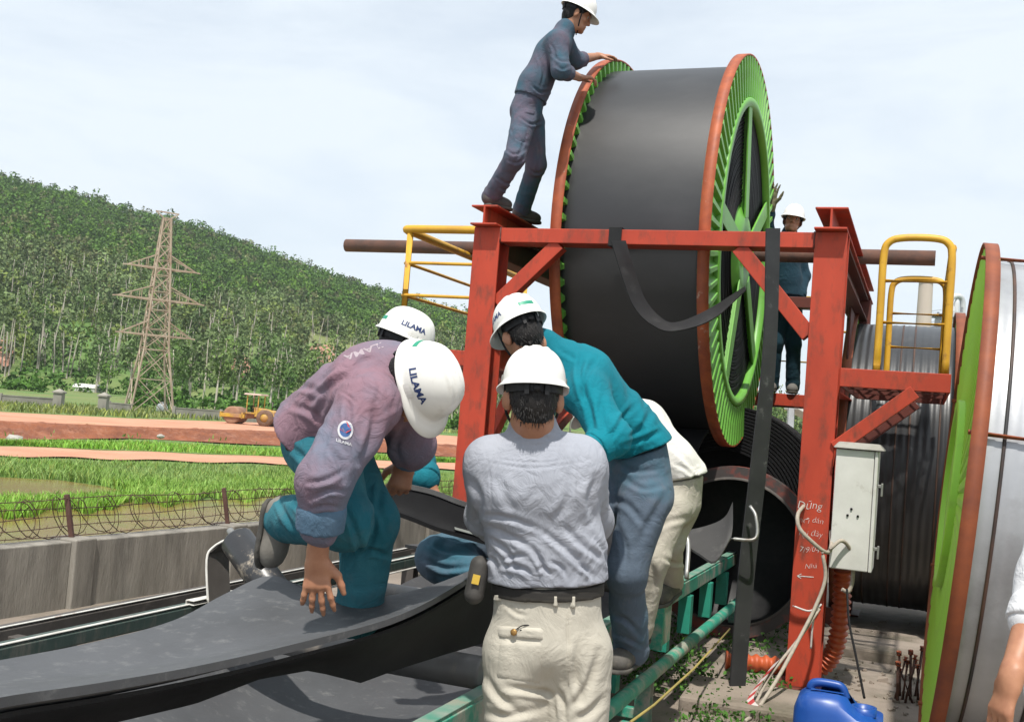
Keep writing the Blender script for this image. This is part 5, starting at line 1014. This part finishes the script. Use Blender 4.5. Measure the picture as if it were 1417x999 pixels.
    return body, A, hp_, dict(shirt=(SV, SF), trousers=(TV, TF))
def bvh_of(VF): return BVHTree.FromPolygons([tuple(v) for v in VF[0]], [tuple(map(int, f)) for f in VF[1]])
def iv(x, y, depth=0.): return _r*x-_u*y+_f*depth           # direction from picture-plane right / down / away measurements
def eyes(body, p):
    for s in (-1, 1):
        e = p(s*.032, .076, .006); MB().lathe(e, nrm(p(0, 1, 0)-p(0, 0, 0)), [(-.004, .013), (.003, .010), (.006, 0)], 12).build('eye', mat('eye_white', (.5, .46, .42), None, .3), body); MB().lathe(e, nrm(p(0, 1, 0)-p(0, 0, 0)), [(.003, .0065), (.0075, .004), (.008, 0)], 10).build('pupil', BLACK(), body)
        MB().tube([p(s*.014, .086, .028), p(s*.034, .084, .033), p(s*.050, .072, .026)], .004, 5).build('eyebrow', HAIR(), body)
TEAL = lambda: cloth('teal_work_cloth', (.012, .15, .19), (.01, .105, .14))
# --- 1: stooping man in the faded mauve jacket
mauve = cloth('faded_mauve_cloth', (.23, .14, .172), (.135, .155, .205), 2.6, .42, .66, (.12, .10, .13), bd=.014)
tealt = cloth('washed_teal_trousers', (.018, .115, .150), (.04, .16, .195), 5, dirt=(.09, .14, .16))
J = dict(pel=P(452, 596, 3.46), wa=P(482, 558, 3.40), ch=P(524, 532, 3.30), nk=P(558, 515, 3.24), hd=P(574, 534, 3.2), hf=iv(.34, .93, .12), hu=iv(.80, -.24, -.55),
    shR=P(512, 560, 3.10), elR=P(449, 664, 2.98), wrR=P(439, 772, 3.02), shL=P(555, 552, 3.42), elL=P(570, 615, 3.52), wrL=P(562, 640, 3.62),
    hipR=P(452, 632, 3.34), hipL=P(470, 632, 3.54), knR=P(476, 722, 3.18), anR=P(400, 718, 3.50), knL=P(514, 722, 3.38), anL=P(503, 800, 3.42), toR=P(391, 800, 3.52), toL=P(515, 790, 3.62), wst=P(440, 590, 3.46))
CR1 = [([(470, 541), (484, 549), (494, 560)], 2, .004), ([(482, 488), (462, 505), (448, 524), (440, 538)], 5, .012), ([(472, 519), (448, 540), (424, 562)], 5, .012), ([(500, 520), (470, 525), (452, 548), (436, 580)], 5, .010), ([(482, 552), (484, 590), (494, 640)], 5, .014), ([(470, 560), (452, 600), (440, 650)], 6, .010),
    ([(430, 690), (455, 678), (480, 680)], 4, .010), ([(420, 668), (450, 664), (478, 650)], 4, .010), ([(428, 705), (450, 700), (470, 702)], 3, .008), ([(520, 560), (515, 600), (500, 640)], 6, .012), ([(545, 580), (530, 620), (508, 650)], 6, .012), ([(398, 540), (420, 535), (450, 545)], 5, .009), ([(400, 560), (430, 570), (450, 590)], 5, .010), ([(520, 495), (500, 500), (488, 516)], 4, .008), ([(455, 620), (470, 640), (476, 668)], 5, .010), ([(560, 590), (548, 620), (560, 650)], 5, .01)]
CR1T = [([(470, 690), (490, 730), (500, 770)], 5, .012), ([(496, 770), (515, 762), (538, 770)], 4, .012), ([(520, 700), (516, 740), (500, 780)], 5, .012), ([(400, 690), (420, 710), (440, 742)], 4, .010), ([(384, 690), (396, 715), (412, 740)], 4, .010), ([(415, 690), (440, 700), (468, 735)], 5, .010), ([(530, 660), (525, 700), (536, 740)], 5, .010), ([(400, 615), (425, 640), (440, 670)], 5, .01)]
J['upfR'] = iv(.95, -.1, -.25); J['upfL'] = np.array((0, 0, 1.))
b1, A1, p1, G1 = person('stooping worker in a faded mauve jacket and white helmet, one hand hanging over the belt', J, mauve, tealt, .0055, .0052, 1.1, mat('dusty_grey_shoe', (.20, .185, .16), (.13, .12, .105), .85, scale=9, bump=.3, bscale=50), cuffR=.58, cuffL=.45, sleeve=1.16, legw=1.12, fold=.0052, shirt_len=.035, belt_m=BLACK(), helm=dict(sc=.91), crS=CR1, crT=CR1T, legx=(.125, .02), cuff_m=cloth('blue_cuff', (.10, .16, .23), (.07, .13, .19)),
    hand_opt=dict(R=((iv(.0, 1, -.05), iv(-.1, 0, -1), iv(1, .25, 0)), dict(curl=.24, spread=.2, tuck=.12, sc=.98)), L=((iv(-.25, .9, -.1), iv(.1, -.1, -1), iv(-.8, .2, -.2)), dict(curl=1.5, spread=.02, tuck=.8))))
bv = bvh_of(G1['shirt'])
Vt, Ft = text_mesh('LILAMA', 1.0, 0, .02); w = max(x for x, *_ in Vt)-min(x for x, *_ in Vt)
mb = drape_text(bv, Vt, Ft, lambda x, y: (508-62*x/w+5*y, 484+22*x/w+10*y)); tag(mb.build('back_lettering', mat('faded_print', (.40, .33, .36), None, .9), b1), kind='stuff') if mb.f else None
def disc(cx, cy, r0, r1, a0=0, a1=2*math.pi, n=20): return [(cx+r*math.cos(t), cy+r*math.sin(t)*1.2) for r in (r0, r1) for t in np.linspace(a0, a1, n+1)], [(i, i+1, n+1+i+1, n+1+i) for i in range(n)]
for (r0, r1, m_, of) in ((8.2, 11, mat('badge_white', (.6, .6, .62), None, .8), .0026), (.1, 8.2, mat('badge_blue', (.05, .12, .30), None, .8), .0026)):
    Vd, Fd = disc(478, 595, r0, r1); mb = drape_text(bv, Vd, Fd, lambda x, y: (x, y), of); mb.build('sleeve_badge', m_, b1) if mb.f else None
mb = drape_text(bv, [(470, 594), (480, 583), (486, 595), (479, 599)], [(0, 1, 2, 3)], lambda x, y: (x, y), .0045); mb.build('badge_emblem', mat('badge_red', (.5, .05, .05), None, .8), b1)
Vt, Ft = text_mesh('LILAMA', 1.0, 0, .02); mb = drape_text(bv, Vt, Ft, lambda x, y: (476+22*x/w, 612+7*x/w-6*y)); mb.build('badge_lettering', MATS['badge_white'], b1) if mb.f else None
# --- 2: man behind him
J = dict(pel=P(478, 606, 4.95), wa=P(505, 570, 4.9), ch=P(535, 535, 4.8), nk=P(550, 508, 4.72), hd=P(558, 478, 4.66), hf=nrm(np.array((.86, .34, -.30))), hu=nrm(np.array((.32, .05, .95))),
    shR=P(560, 548, 4.62), shL=P(545, 545, 5.0), elR=P(578, 610, 4.5), wrR=P(590, 664, 4.22), elL=P(575, 600, 4.9), wrL=P(585, 650, 4.5), hipR=P(485, 630, 4.85), hipL=P(480, 630, 5.05), knR=P(505, 730, 4.8), knL=P(490, 730, 5.0), anR=P(495, 835, 4.85), anL=P(490, 825, 5.05), toR=P(520, 840, 4.8), toL=P(515, 830, 5.0))
person('worker half hidden behind the mauve jacket, only his white helmet and teal forearm showing', J, TEAL(), tealt, .009, .007, .9, SHOE(), cuffR=.96, helm=dict(), hand_opt=dict(R=((iv(.3, .9, -.3), iv(0, -.2, -1), iv(-.9, .2, 0)), dict(curl=1.3, spread=.03, tuck=.7))))
# --- 3: man in the pale grey shirt, seen from behind
grey = cloth('pale_grey_shirt', (.36, .375, .42), (.30, .315, .36), 3, dirt=(.22, .23, .26), bd=.014, bs=13)
kh = cloth('khaki_trousers', (.50, .47, .40), (.44, .41, .345), 3, bd=.012, bs=8)
J = dict(pel=P(757, 868, 3.3), wa=P(757, 760, 3.3), ch=P(741, 672, 3.27), nk=P(738, 598, 3.25), hd=P(738, 549, 3.22), hf=nrm(np.array((-.06, .98, -.10))), hu=nrm(np.array((-.03, .08, 1))),
    shL=P(678, 640, 3.27), shR=P(802, 640, 3.27), elL=P(672, 715, 3.48), elR=P(822, 722, 3.50), wrL=P(690, 742, 3.78), wrR=P(790, 745, 3.76), hipL=P(714, 905, 3.3), hipR=P(801, 905, 3.3), knL=P(710, 1085, 3.27), knR=P(800, 1085, 3.27), anL=P(708, 1262, 3.33), anR=P(800, 1262, 3.33), toL=P(708, 1290, 3.1), toR=P(800, 1290, 3.1), wst=P(758, 806, 3.3))
J['toL'] = J['anL']+np.array((-.04, .2, -.02)); J['toR'] = J['anR']+np.array((.05, .2, -.02))
CR3 = [([(668, 618), (676, 645), (680, 690), (678, 730)], 1.3, .0035), ([(806, 618), (800, 645), (798, 690), (802, 730)], 1.3, .0035), ([(678, 634), (740, 640), (800, 634)], 1.2, .003), ([(737, 760), (748, 776), (756, 796)], 4, .014), ([(693, 782), (712, 784), (728, 789), (735, 799)], 4, .014), ([(694, 775), (710, 770), (726, 769)], 3.5, .010), ([(667, 712), (705, 717), (744, 732)], 4.5, .010), ([(748, 733), (779, 757), (824, 798)], 5, .011), ([(779, 726), (806, 754), (838, 776)], 5, .011), ([(668, 726), (705, 741), (742, 762)], 5, .010), ([(822, 742), (838, 766), (845, 788)], 4, .010), ([(680, 745), (702, 764), (716, 792)], 4, .011), ([(760, 776), (776, 784), (784, 799)], 3.5, .010), ([(800, 782), (812, 788), (818, 799)], 3.5, .010),
    ([(650, 660), (664, 690), (660, 725)], 6, .011), ([(826, 660), (816, 690), (822, 724)], 6, .011), ([(690, 612), (740, 606), (790, 612)], 3, .004), ([(676, 640), (735, 648), (804, 640)], 2, .0035), ([(690, 660), (700, 690), (716, 712)], 7, .007), ([(790, 665), (782, 700), (764, 722)], 7, .007), ([(672, 770), (684, 778), (690, 797)], 4, .009), ([(742, 790), (752, 786), (765, 797)], 3, .008)]
CR3T = [([(696, 950), (735, 955), (766, 962), (770, 992)], 5, .014), ([(768, 950), (778, 968), (782, 998)], 5, .016), ([(785, 842), (786, 890), (788, 950)], 2.5, .006), ([(800, 890), (797, 930), (806, 970)], 6, .010), ([(668, 930), (690, 962), (720, 985)], 6, .011), ([(705, 880), (712, 900), (706, 935)], 3.5, .008), ([(830, 900), (812, 950), (790, 980)], 6, .011), ([(700, 836), (714, 848), (730, 852)], 3, .005), ([(672, 985), (700, 990), (750, 980)], 6, .010), ([(840, 960), (815, 985), (795, 995)], 6, .010)]
bwm = mat('woven_belt', (.035, .031, .025), (.018, .016, .014), .8, scale=40, lo=.45, hi=.55, stretch=(.05, .05, 1))
b3, A3, p3, G3 = person('worker in a pale grey shirt and khaki trousers seen from behind, nearest the camera', J, grey, kh, .0055, .007, 1.12, SHOE(), belt_m=bwm, blouse=.014, sleeve=.95, crS=CR3, crT=CR3T, hem=.012, legw=1.12, cuffL=.5, cuffR=.5, fold=.004, helm=dict(text=None, sticker=False, sc=.88))
bv = bvh_of(G3['trousers']); 
for nm, q, nu, nv, off in (('pocket', [(690, 884), (752, 886), (750, 948), (684, 938)], 12, 12, .004), ('pocket_flap', [(686, 864), (754, 868), (753, 886), (688, 883)], 12, 5, .0065), ('pocket', [(818, 874), (845, 870), (842, 944), (816, 948)], 8, 12, .006), ('pocket_flap', [(817, 866), (847, 862), (847, 878), (817, 882)], 8, 4, .010),
    ('belt_loop', [(686, 798), (696, 800), (694, 832), (684, 830)], 3, 8, .012), ('belt_loop', [(763, 808), (773, 808), (773, 840), (763, 840)], 3, 8, .012), ('belt_loop', [(787, 808), (797, 808), (797, 842), (787, 842)], 3, 8, .012), ('seam', [(783, 838), (787, 838), (789, 950), (785, 950)], 2, 16, .004)):
    if nm == 'belt_loop':
        V3, F3 = G3['trousers']; mb = drape(bv, None, [(q[0][0], max(q[0][1], 822)), (q[1][0], 822), q[2], q[3]], nu, nv, off); 
        top = P(q[0][0]/2+q[1][0]/2, 806, 3.0)
    else: mb = drape(bv, None, q, nu, nv, off)
    if mb is not None: mb.build(nm, MATS['khaki_trousers'], b3)
h, n, _, _ = bv.ray_cast(Vector(CAM), Vector(ray(713, 874)))
if h is not None: MB().lathe(np.array(h)+np.array(n)*.011, n, [(0, .010), (.004, .010), (.006, .006), (.006, 0)], 14).build('pocket_button', mat('brass', (.45, .25, .08), None, .4, metal=.6), b3); MB().tube(catmull([np.array(h)+np.array(n)*.013+iv(*q)*.0022 for q in ((2, -3), (12, -9), (22, -9), (20, -4), (8, -3))], 5), .0018, 5).build('pocket_cord', BLACK(), b3)
pch = P(655, 806, 3.28); o = empty('belt_pouch', pch-np.array((0, 0, .06)), 'dark belt pouch with a yellow tab at the waist of the grey-shirted man', 'pouch'); g = Grid3(.006); g.cone(P(664, 782, 3.28), P(656, 822, 3.26), .034, .030, .02, (0, 1, 0), .03, .03); close_skin('case', g, mat('pouch_fabric', (.035, .033, .03), (.06, .055, .05), .7, scale=20), o); MB().bar(P(660, 795, 3.235), P(657, 808, 3.23), .022, .006, (0, 1, 0)).build('tab', mat('yellow_tab', (.55, .36, .04), None, .6), o)
# --- 4: man in the teal shirt
bluet = cloth('grey_blue_trousers', (.095, .125, .165), (.016, .12, .165), 2.2, .45, .7, (.16, .16, .17), bs=10)
tsh = cloth('bright_teal_shirt', (.006, .175, .225), (.008, .14, .185), 3, bd=.014, bs=11)
J = dict(pel=P(884, 668, 4.58), wa=P(862, 590, 4.56), ch=P(806, 524, 4.5), nk=P(752, 480, 4.48), hd=P(722, 462, 4.44), hf=nrm(np.array((-.30, .86, -.42))), hu=nrm(np.array((-.40, .30, .86))),
    shR=P(812, 545, 4.30), shL=P(772, 505, 4.68), elR=P(846, 606, 4.16), wrR=P(775, 650, 4.0), elL=P(735, 590, 4.7), wrL=P(720, 670, 4.4), hipR=P(893, 694, 4.46), hipL=P(862, 690, 4.68), knR=P(866, 790, 4.42), anR=P(873, 893, 4.62), knL=P(606, 772, 4.15), anL=P(668, 800, 4.05), wst=P(884, 622, 4.58))
CR4 = [([(806, 484), (803, 524), (816, 566), (822, 598)], 4.5, .016), ([(826, 496), (812, 520), (806, 556)], 4.5, .012), ([(836, 540), (832, 570), (842, 604)], 5, .010), ([(864, 584), (848, 600), (838, 612)], 4, .013), ([(880, 560), (862, 578), (850, 596)], 4, .012), ([(770, 480), (786, 490), (800, 500)], 4, .008), ([(780, 462), (798, 470), (806, 482)], 3.5, .007), ([(905, 560), (890, 590), (868, 610)], 5, .012), ([(915, 596), (895, 606), (860, 618)], 4, .011), ([(850, 500), (868, 530), (872, 566)], 6, .009), ([(872, 520), (890, 548), (896, 580)], 5, .008), ([(790, 560), (798, 590), (806, 612)], 5, .010)]
CR4T = [([(850, 640), (880, 652), (915, 648)], 4, .009), ([(862, 662), (890, 676), (918, 672)], 4, .009), ([(925, 680), (900, 720), (880, 760)], 6, .010), ([(850, 720), (866, 760), (862, 800)], 5, .010), ([(846, 850), (866, 858), (888, 880)], 4, .012), ([(850, 876), (870, 884), (892, 896)], 3.5, .010), ([(845, 690), (870, 700), (895, 730)], 5, .009), ([(588, 748), (620, 762), (662, 766)], 4, .014), ([(584, 772), (615, 786), (660, 782)], 4, .014), ([(598, 735), (640, 747), (672, 740)], 4, .012), ([(592, 790), (610, 800), (640, 802)], 4, .010)]
J['toR'] = P(838, 908, 4.42); J['upfR'] = np.array((0, 0, 1.)); J['toL'] = P(650, 830, 4.05); J['upfL'] = iv(-.9, -.2, -.2)
b4, A4, p4, G4 = person('worker in a bright teal shirt and grey-blue trousers leaning away over the belt', J, tsh, bluet, .0065, .008, 1.12, SHOE(), crS=CR4, crT=CR4T, cuffR=.3, cuffL=.4, helm=dict(band_text='T'), legw=1.12, fold=.0045, sleeve=1.15, blouse=.016)
bv = bvh_of(G4['shirt']); Vt, Ft = text_mesh('LILAMA', 1.0, 0, .03); w = max(x for x, *_ in Vt)-min(x for x, *_ in Vt); mb = drape_text(bv, Vt, Ft, lambda x, y: (828+44*x/w+3*y, 480+18*x/w-8*y)); tag(mb.build('back_lettering', mat('white_print', (.6, .66, .68), None, .8), b4), kind='stuff') if mb.f else None
# --- 5: man in white behind him
wsh = cloth('white_shirt', (.70, .68, .64), (.62, .60, .56), 4); bei = cloth('beige_trousers', (.42, .39, .33), (.36, .335, .28), 4)
J = dict(pel=P(936, 686, 5.25), wa=P(930, 640, 5.25), ch=P(888, 588, 5.3), nk=P(850, 566, 5.35), hd=P(826, 566, 5.4), hf=nrm(np.array((-.5, .5, -.7))), hu=nrm(np.array((-.6, .3, .7))),
    shR=P(880, 590, 5.12), shL=P(866, 585, 5.5), elR=P(868, 640, 5.1), wrR=P(850, 690, 5.1), elL=P(850, 640, 5.5), wrL=P(840, 690, 5.4), hipR=P(928, 706, 5.14), hipL=P(942, 706, 5.36), knR=P(905, 775, 5.05), anR=P(886, 866, 5.12), knL=P(926, 752, 5.3), anL=P(929, 802, 5.55), wst=P(945, 662, 5.25))
J['toR'] = P(862, 880, 5.0); J['toL'] = P(900, 822, 5.4); J['upfL'] = J['upfR'] = np.array((0, 0, 1.))
person('worker in white shirt and beige trousers bending low, mostly hidden behind the teal shirt', J, wsh, bei, .008, .01, 1.0, SHOE(), legw=.92, fold=.004, crT=[([(905, 735), (925, 722), (955, 715)], 4, .010), ([(890, 760), (905, 800), (895, 840)], 5, .010), ([(915, 770), (935, 780), (950, 776)], 3, .010), ([(930, 700), (915, 740), (900, 770)], 5, .010)], crS=[([(925, 612), (945, 630), (965, 655)], 4, .009), ([(930, 640), (950, 650), (970, 668)], 3, .008)], helm=dict(text=None))
# --- 6: man up on the bearing beam, hands on the reel rim
cov = cloth('grey_blue_overalls', (.105, .092, .125), (.045, .098, .135), 4, .4, .62, (.15, .115, .12), bs=12)
J = dict(pel=P(729, 150, 7.72), wa=P(740, 118, 7.72), ch=P(763, 76, 7.75), nk=P(782, 42, 7.75), hd=P(799, 21, 7.75), hf=nrm(iv(.90, .44, .10)), hu=nrm(iv(.44, -.90, 0.02)),
    shR=P(771, 58, 7.58), shL=P(779, 60, 7.95), elR=P(776, 98, 7.5), wrR=P(803, 108, 7.9), elL=P(796, 84, 8.05), wrL=P(828, 78, 8.35), hipR=P(724, 170, 7.62), hipL=P(737, 170, 7.84), knR=P(712, 219, 7.5), knL=P(742, 228, 7.92))
J['anR'] = L(-2.96, 7.05, 3.09); J['anL'] = L(-2.92, 7.55, 3.09); J['toR'] = J['anR']+L(.10, .16, 0); J['toL'] = J['anL']+L(.12, .16, 0); J['upfR'] = J['upfL'] = np.array((0, 0, 1.))
CR6 = [([(720, 163), (735, 172), (750, 168)], 2, .014), ([(698, 206), (712, 214), (728, 207)], 2, .012), ([(702, 222), (716, 226), (726, 218)], 2, .010), ([(688, 246), (702, 254), (716, 250)], 2, .012), ([(690, 260), (704, 264), (714, 258)], 2, .012), ([(706, 178), (716, 192), (730, 198)], 2, .010), ([(730, 232), (742, 240), (754, 236)], 2, .010), ([(726, 186), (722, 205), (708, 232)], 2, .009), ([(742, 190), (746, 215), (742, 245)], 2, .009)]
CR6S = [([(735, 118), (748, 128), (764, 126)], 2, .012), ([(764, 74), (774, 84), (788, 86)], 2, .012), ([(768, 90), (778, 96), (788, 92)], 2, .010), ([(745, 80), (752, 100), (748, 122)], 2, .009), ([(728, 130), (745, 142), (762, 140)], 2, .010), ([(762, 60), (768, 75), (766, 92)], 2, .010)]
b6, A6, p6, G6 = person('worker in grey-blue overalls standing high on the red beam, hands on the reel rim', J, cov, cov, .009, .009, .98, mat('dark_shoe', (.05, .042, .04), (.08, .065, .06), .7, scale=9), cuffR=.35, cuffL=.3, crS=CR6S, crT=CR6, helm=dict(text=None, sticker=False), legw=.98, fold=.0052, shirt_len=.04,
    hand_opt=dict(R=((iv(.9, -.05, .2), iv(0, -1, -.2), iv(.2, -.3, .9)), dict(curl=.9, spread=.06)), L=((iv(1, -.05, .2), iv(0, -1, 0), iv(.1, .2, -.9)), dict(curl=.5, spread=.08))))
eyes(b6, p6); bv = bvh_of(G6['trousers'])
for q in ([(710, 172), (732, 176), (728, 198), (706, 193)], [(726, 150), (742, 153), (740, 160), (724, 157)]):
    mb = drape(bv, None, q, 6, 6, .008)
    if mb is not None: mb.build('pocket', MATS['grey_blue_overalls'], b6)
# --- 7: man on the rear platform
nav = cloth('dark_teal_overalls', (.018, .045, .065), (.012, .035, .05), 4)
J = dict(pel=P(1087, 418, 10.35), wa=P(1087, 385, 10.35), ch=P(1087, 346, 10.35), nk=P(1092, 324, 10.33), hd=P(1097, 306, 10.3), hf=nrm(np.array((-.22, -.96, .06))), hu=nrm(np.array((.14, .05, 1))),
    shR=P(1071, 340, 10.28), shL=P(1103, 342, 10.42), elR=P(1060, 312, 10.1), wrR=P(1068, 284, 10.0), elL=P(1112, 382, 10.45), wrL=P(1106, 416, 10.3), hipR=P(1078, 434, 10.35), hipL=P(1097, 434, 10.35), knR=P(1073, 474, 10.3), knL=P(1098, 476, 10.33), anR=P(1069, 516, 10.4), anL=P(1098, 520, 10.4))
for s in 'LR': J['an'+s] = J['an'+s]*np.array((1, 1, 0))+np.array((0, 0, 2.045)); J['to'+s] = J['an'+s]+np.array((-.06, -.2, 0)); J['upf'+s] = np.array((0, 0, 1.))
b7, A7, p7, _ = person('worker in dark overalls on the rear platform, one gloved hand raised', J, nav, nav, .010, .009, 1., mat('grey_shoe', (.16, .15, .14), None, .8), cuffR=.6, helm=dict(text=None, sticker=False), shirt_len=.05,
    hand_opt=dict(R=((iv(.1, -1, 0), iv(-.6, 0, .6), iv(.6, 0, -.6)), dict(curl=.3))))
eyes(b7, p7)
g = Grid3(.009); J2 = J; g.cone(J['wrR']+(J['elR']-J['wrR'])*.55, J['wrR'], .048, .040, .02); hand(g, J['wrR'], iv(.1, -1, 0), iv(-.6, 0, .6), iv(.6, 0, -.6), .3, .14, 1.22); close_skin('glove', g, cloth('khaki_glove', (.16, .15, .09), (.12, .11, .07), 8), b7)
# --- 8: man at the right edge
whs = cloth('bright_white_shirt', (.60, .60, .61), (.54, .54, .55), 4); wht = cloth('white_trousers', (.70, .70, .72), (.62, .62, .64), 4)
J = dict(pel=P(1518, 920, 3.0), wa=P(1522, 800, 3.0), ch=P(1528, 670, 2.95), nk=P(1530, 570, 2.95), hd=P(1530, 505, 2.95), hf=nrm(np.array((.5, .85, 0))), hu=np.array((0, 0, 1.)),
    shL=P(1478, 650, 2.82), shR=P(1590, 650, 3.1), elL=P(1446, 806, 2.66), wrL=P(1399, 938, 2.52), elR=P(1620, 790, 3.15), wrR=P(1600, 930, 3.05), hipL=P(1474, 965, 2.95), hipR=P(1556, 965, 3.05), knL=P(1474, 1170, 2.95), knR=P(1556, 1170, 3.05), anL=P(1474, 1360, 3.0), anR=P(1556, 1360, 3.1), wst=P(1518, 850, 3.0))
for s in 'LR': J['an'+s][2] = .10; J['to'+s] = J['an'+s]+np.array((.1, .2, 0))
person('person in white at the right edge, only bare forearm and hand showing', J, whs, wht, .008, .0065, 1.05, SHOE(), cuffL=.42, blouse=.025, legw=1.1, hand_opt=dict(L=((iv(-.35, 1, -.05), iv(-.7, -.1, -.6), iv(-.3, .3, .9)), dict(curl=.55, spread=.05, tuck=.5))))

# ---------------------------------------------------------------- air
hb = MB().box((-860, -30, -3), (860, 905, 112)).build('haze', None, None, loc=(0, 400, -3)); hb['kind'] = 'stuff'
hm = bpy.data.materials.new('haze'); hm.use_nodes = True; n = hm.node_tree.nodes; n.remove(n['Principled BSDF'])
pv = n.new('ShaderNodeVolumePrincipled'); pv.inputs['Color'].default_value = (.86, .92, .98, 1); pv.inputs['Density'].default_value = .0002; pv.inputs['Anisotropy'].default_value = .2
hm.node_tree.links.new(pv.outputs[0], n['Material Output'].inputs['Volume']); hb.data.materials.append(hm)
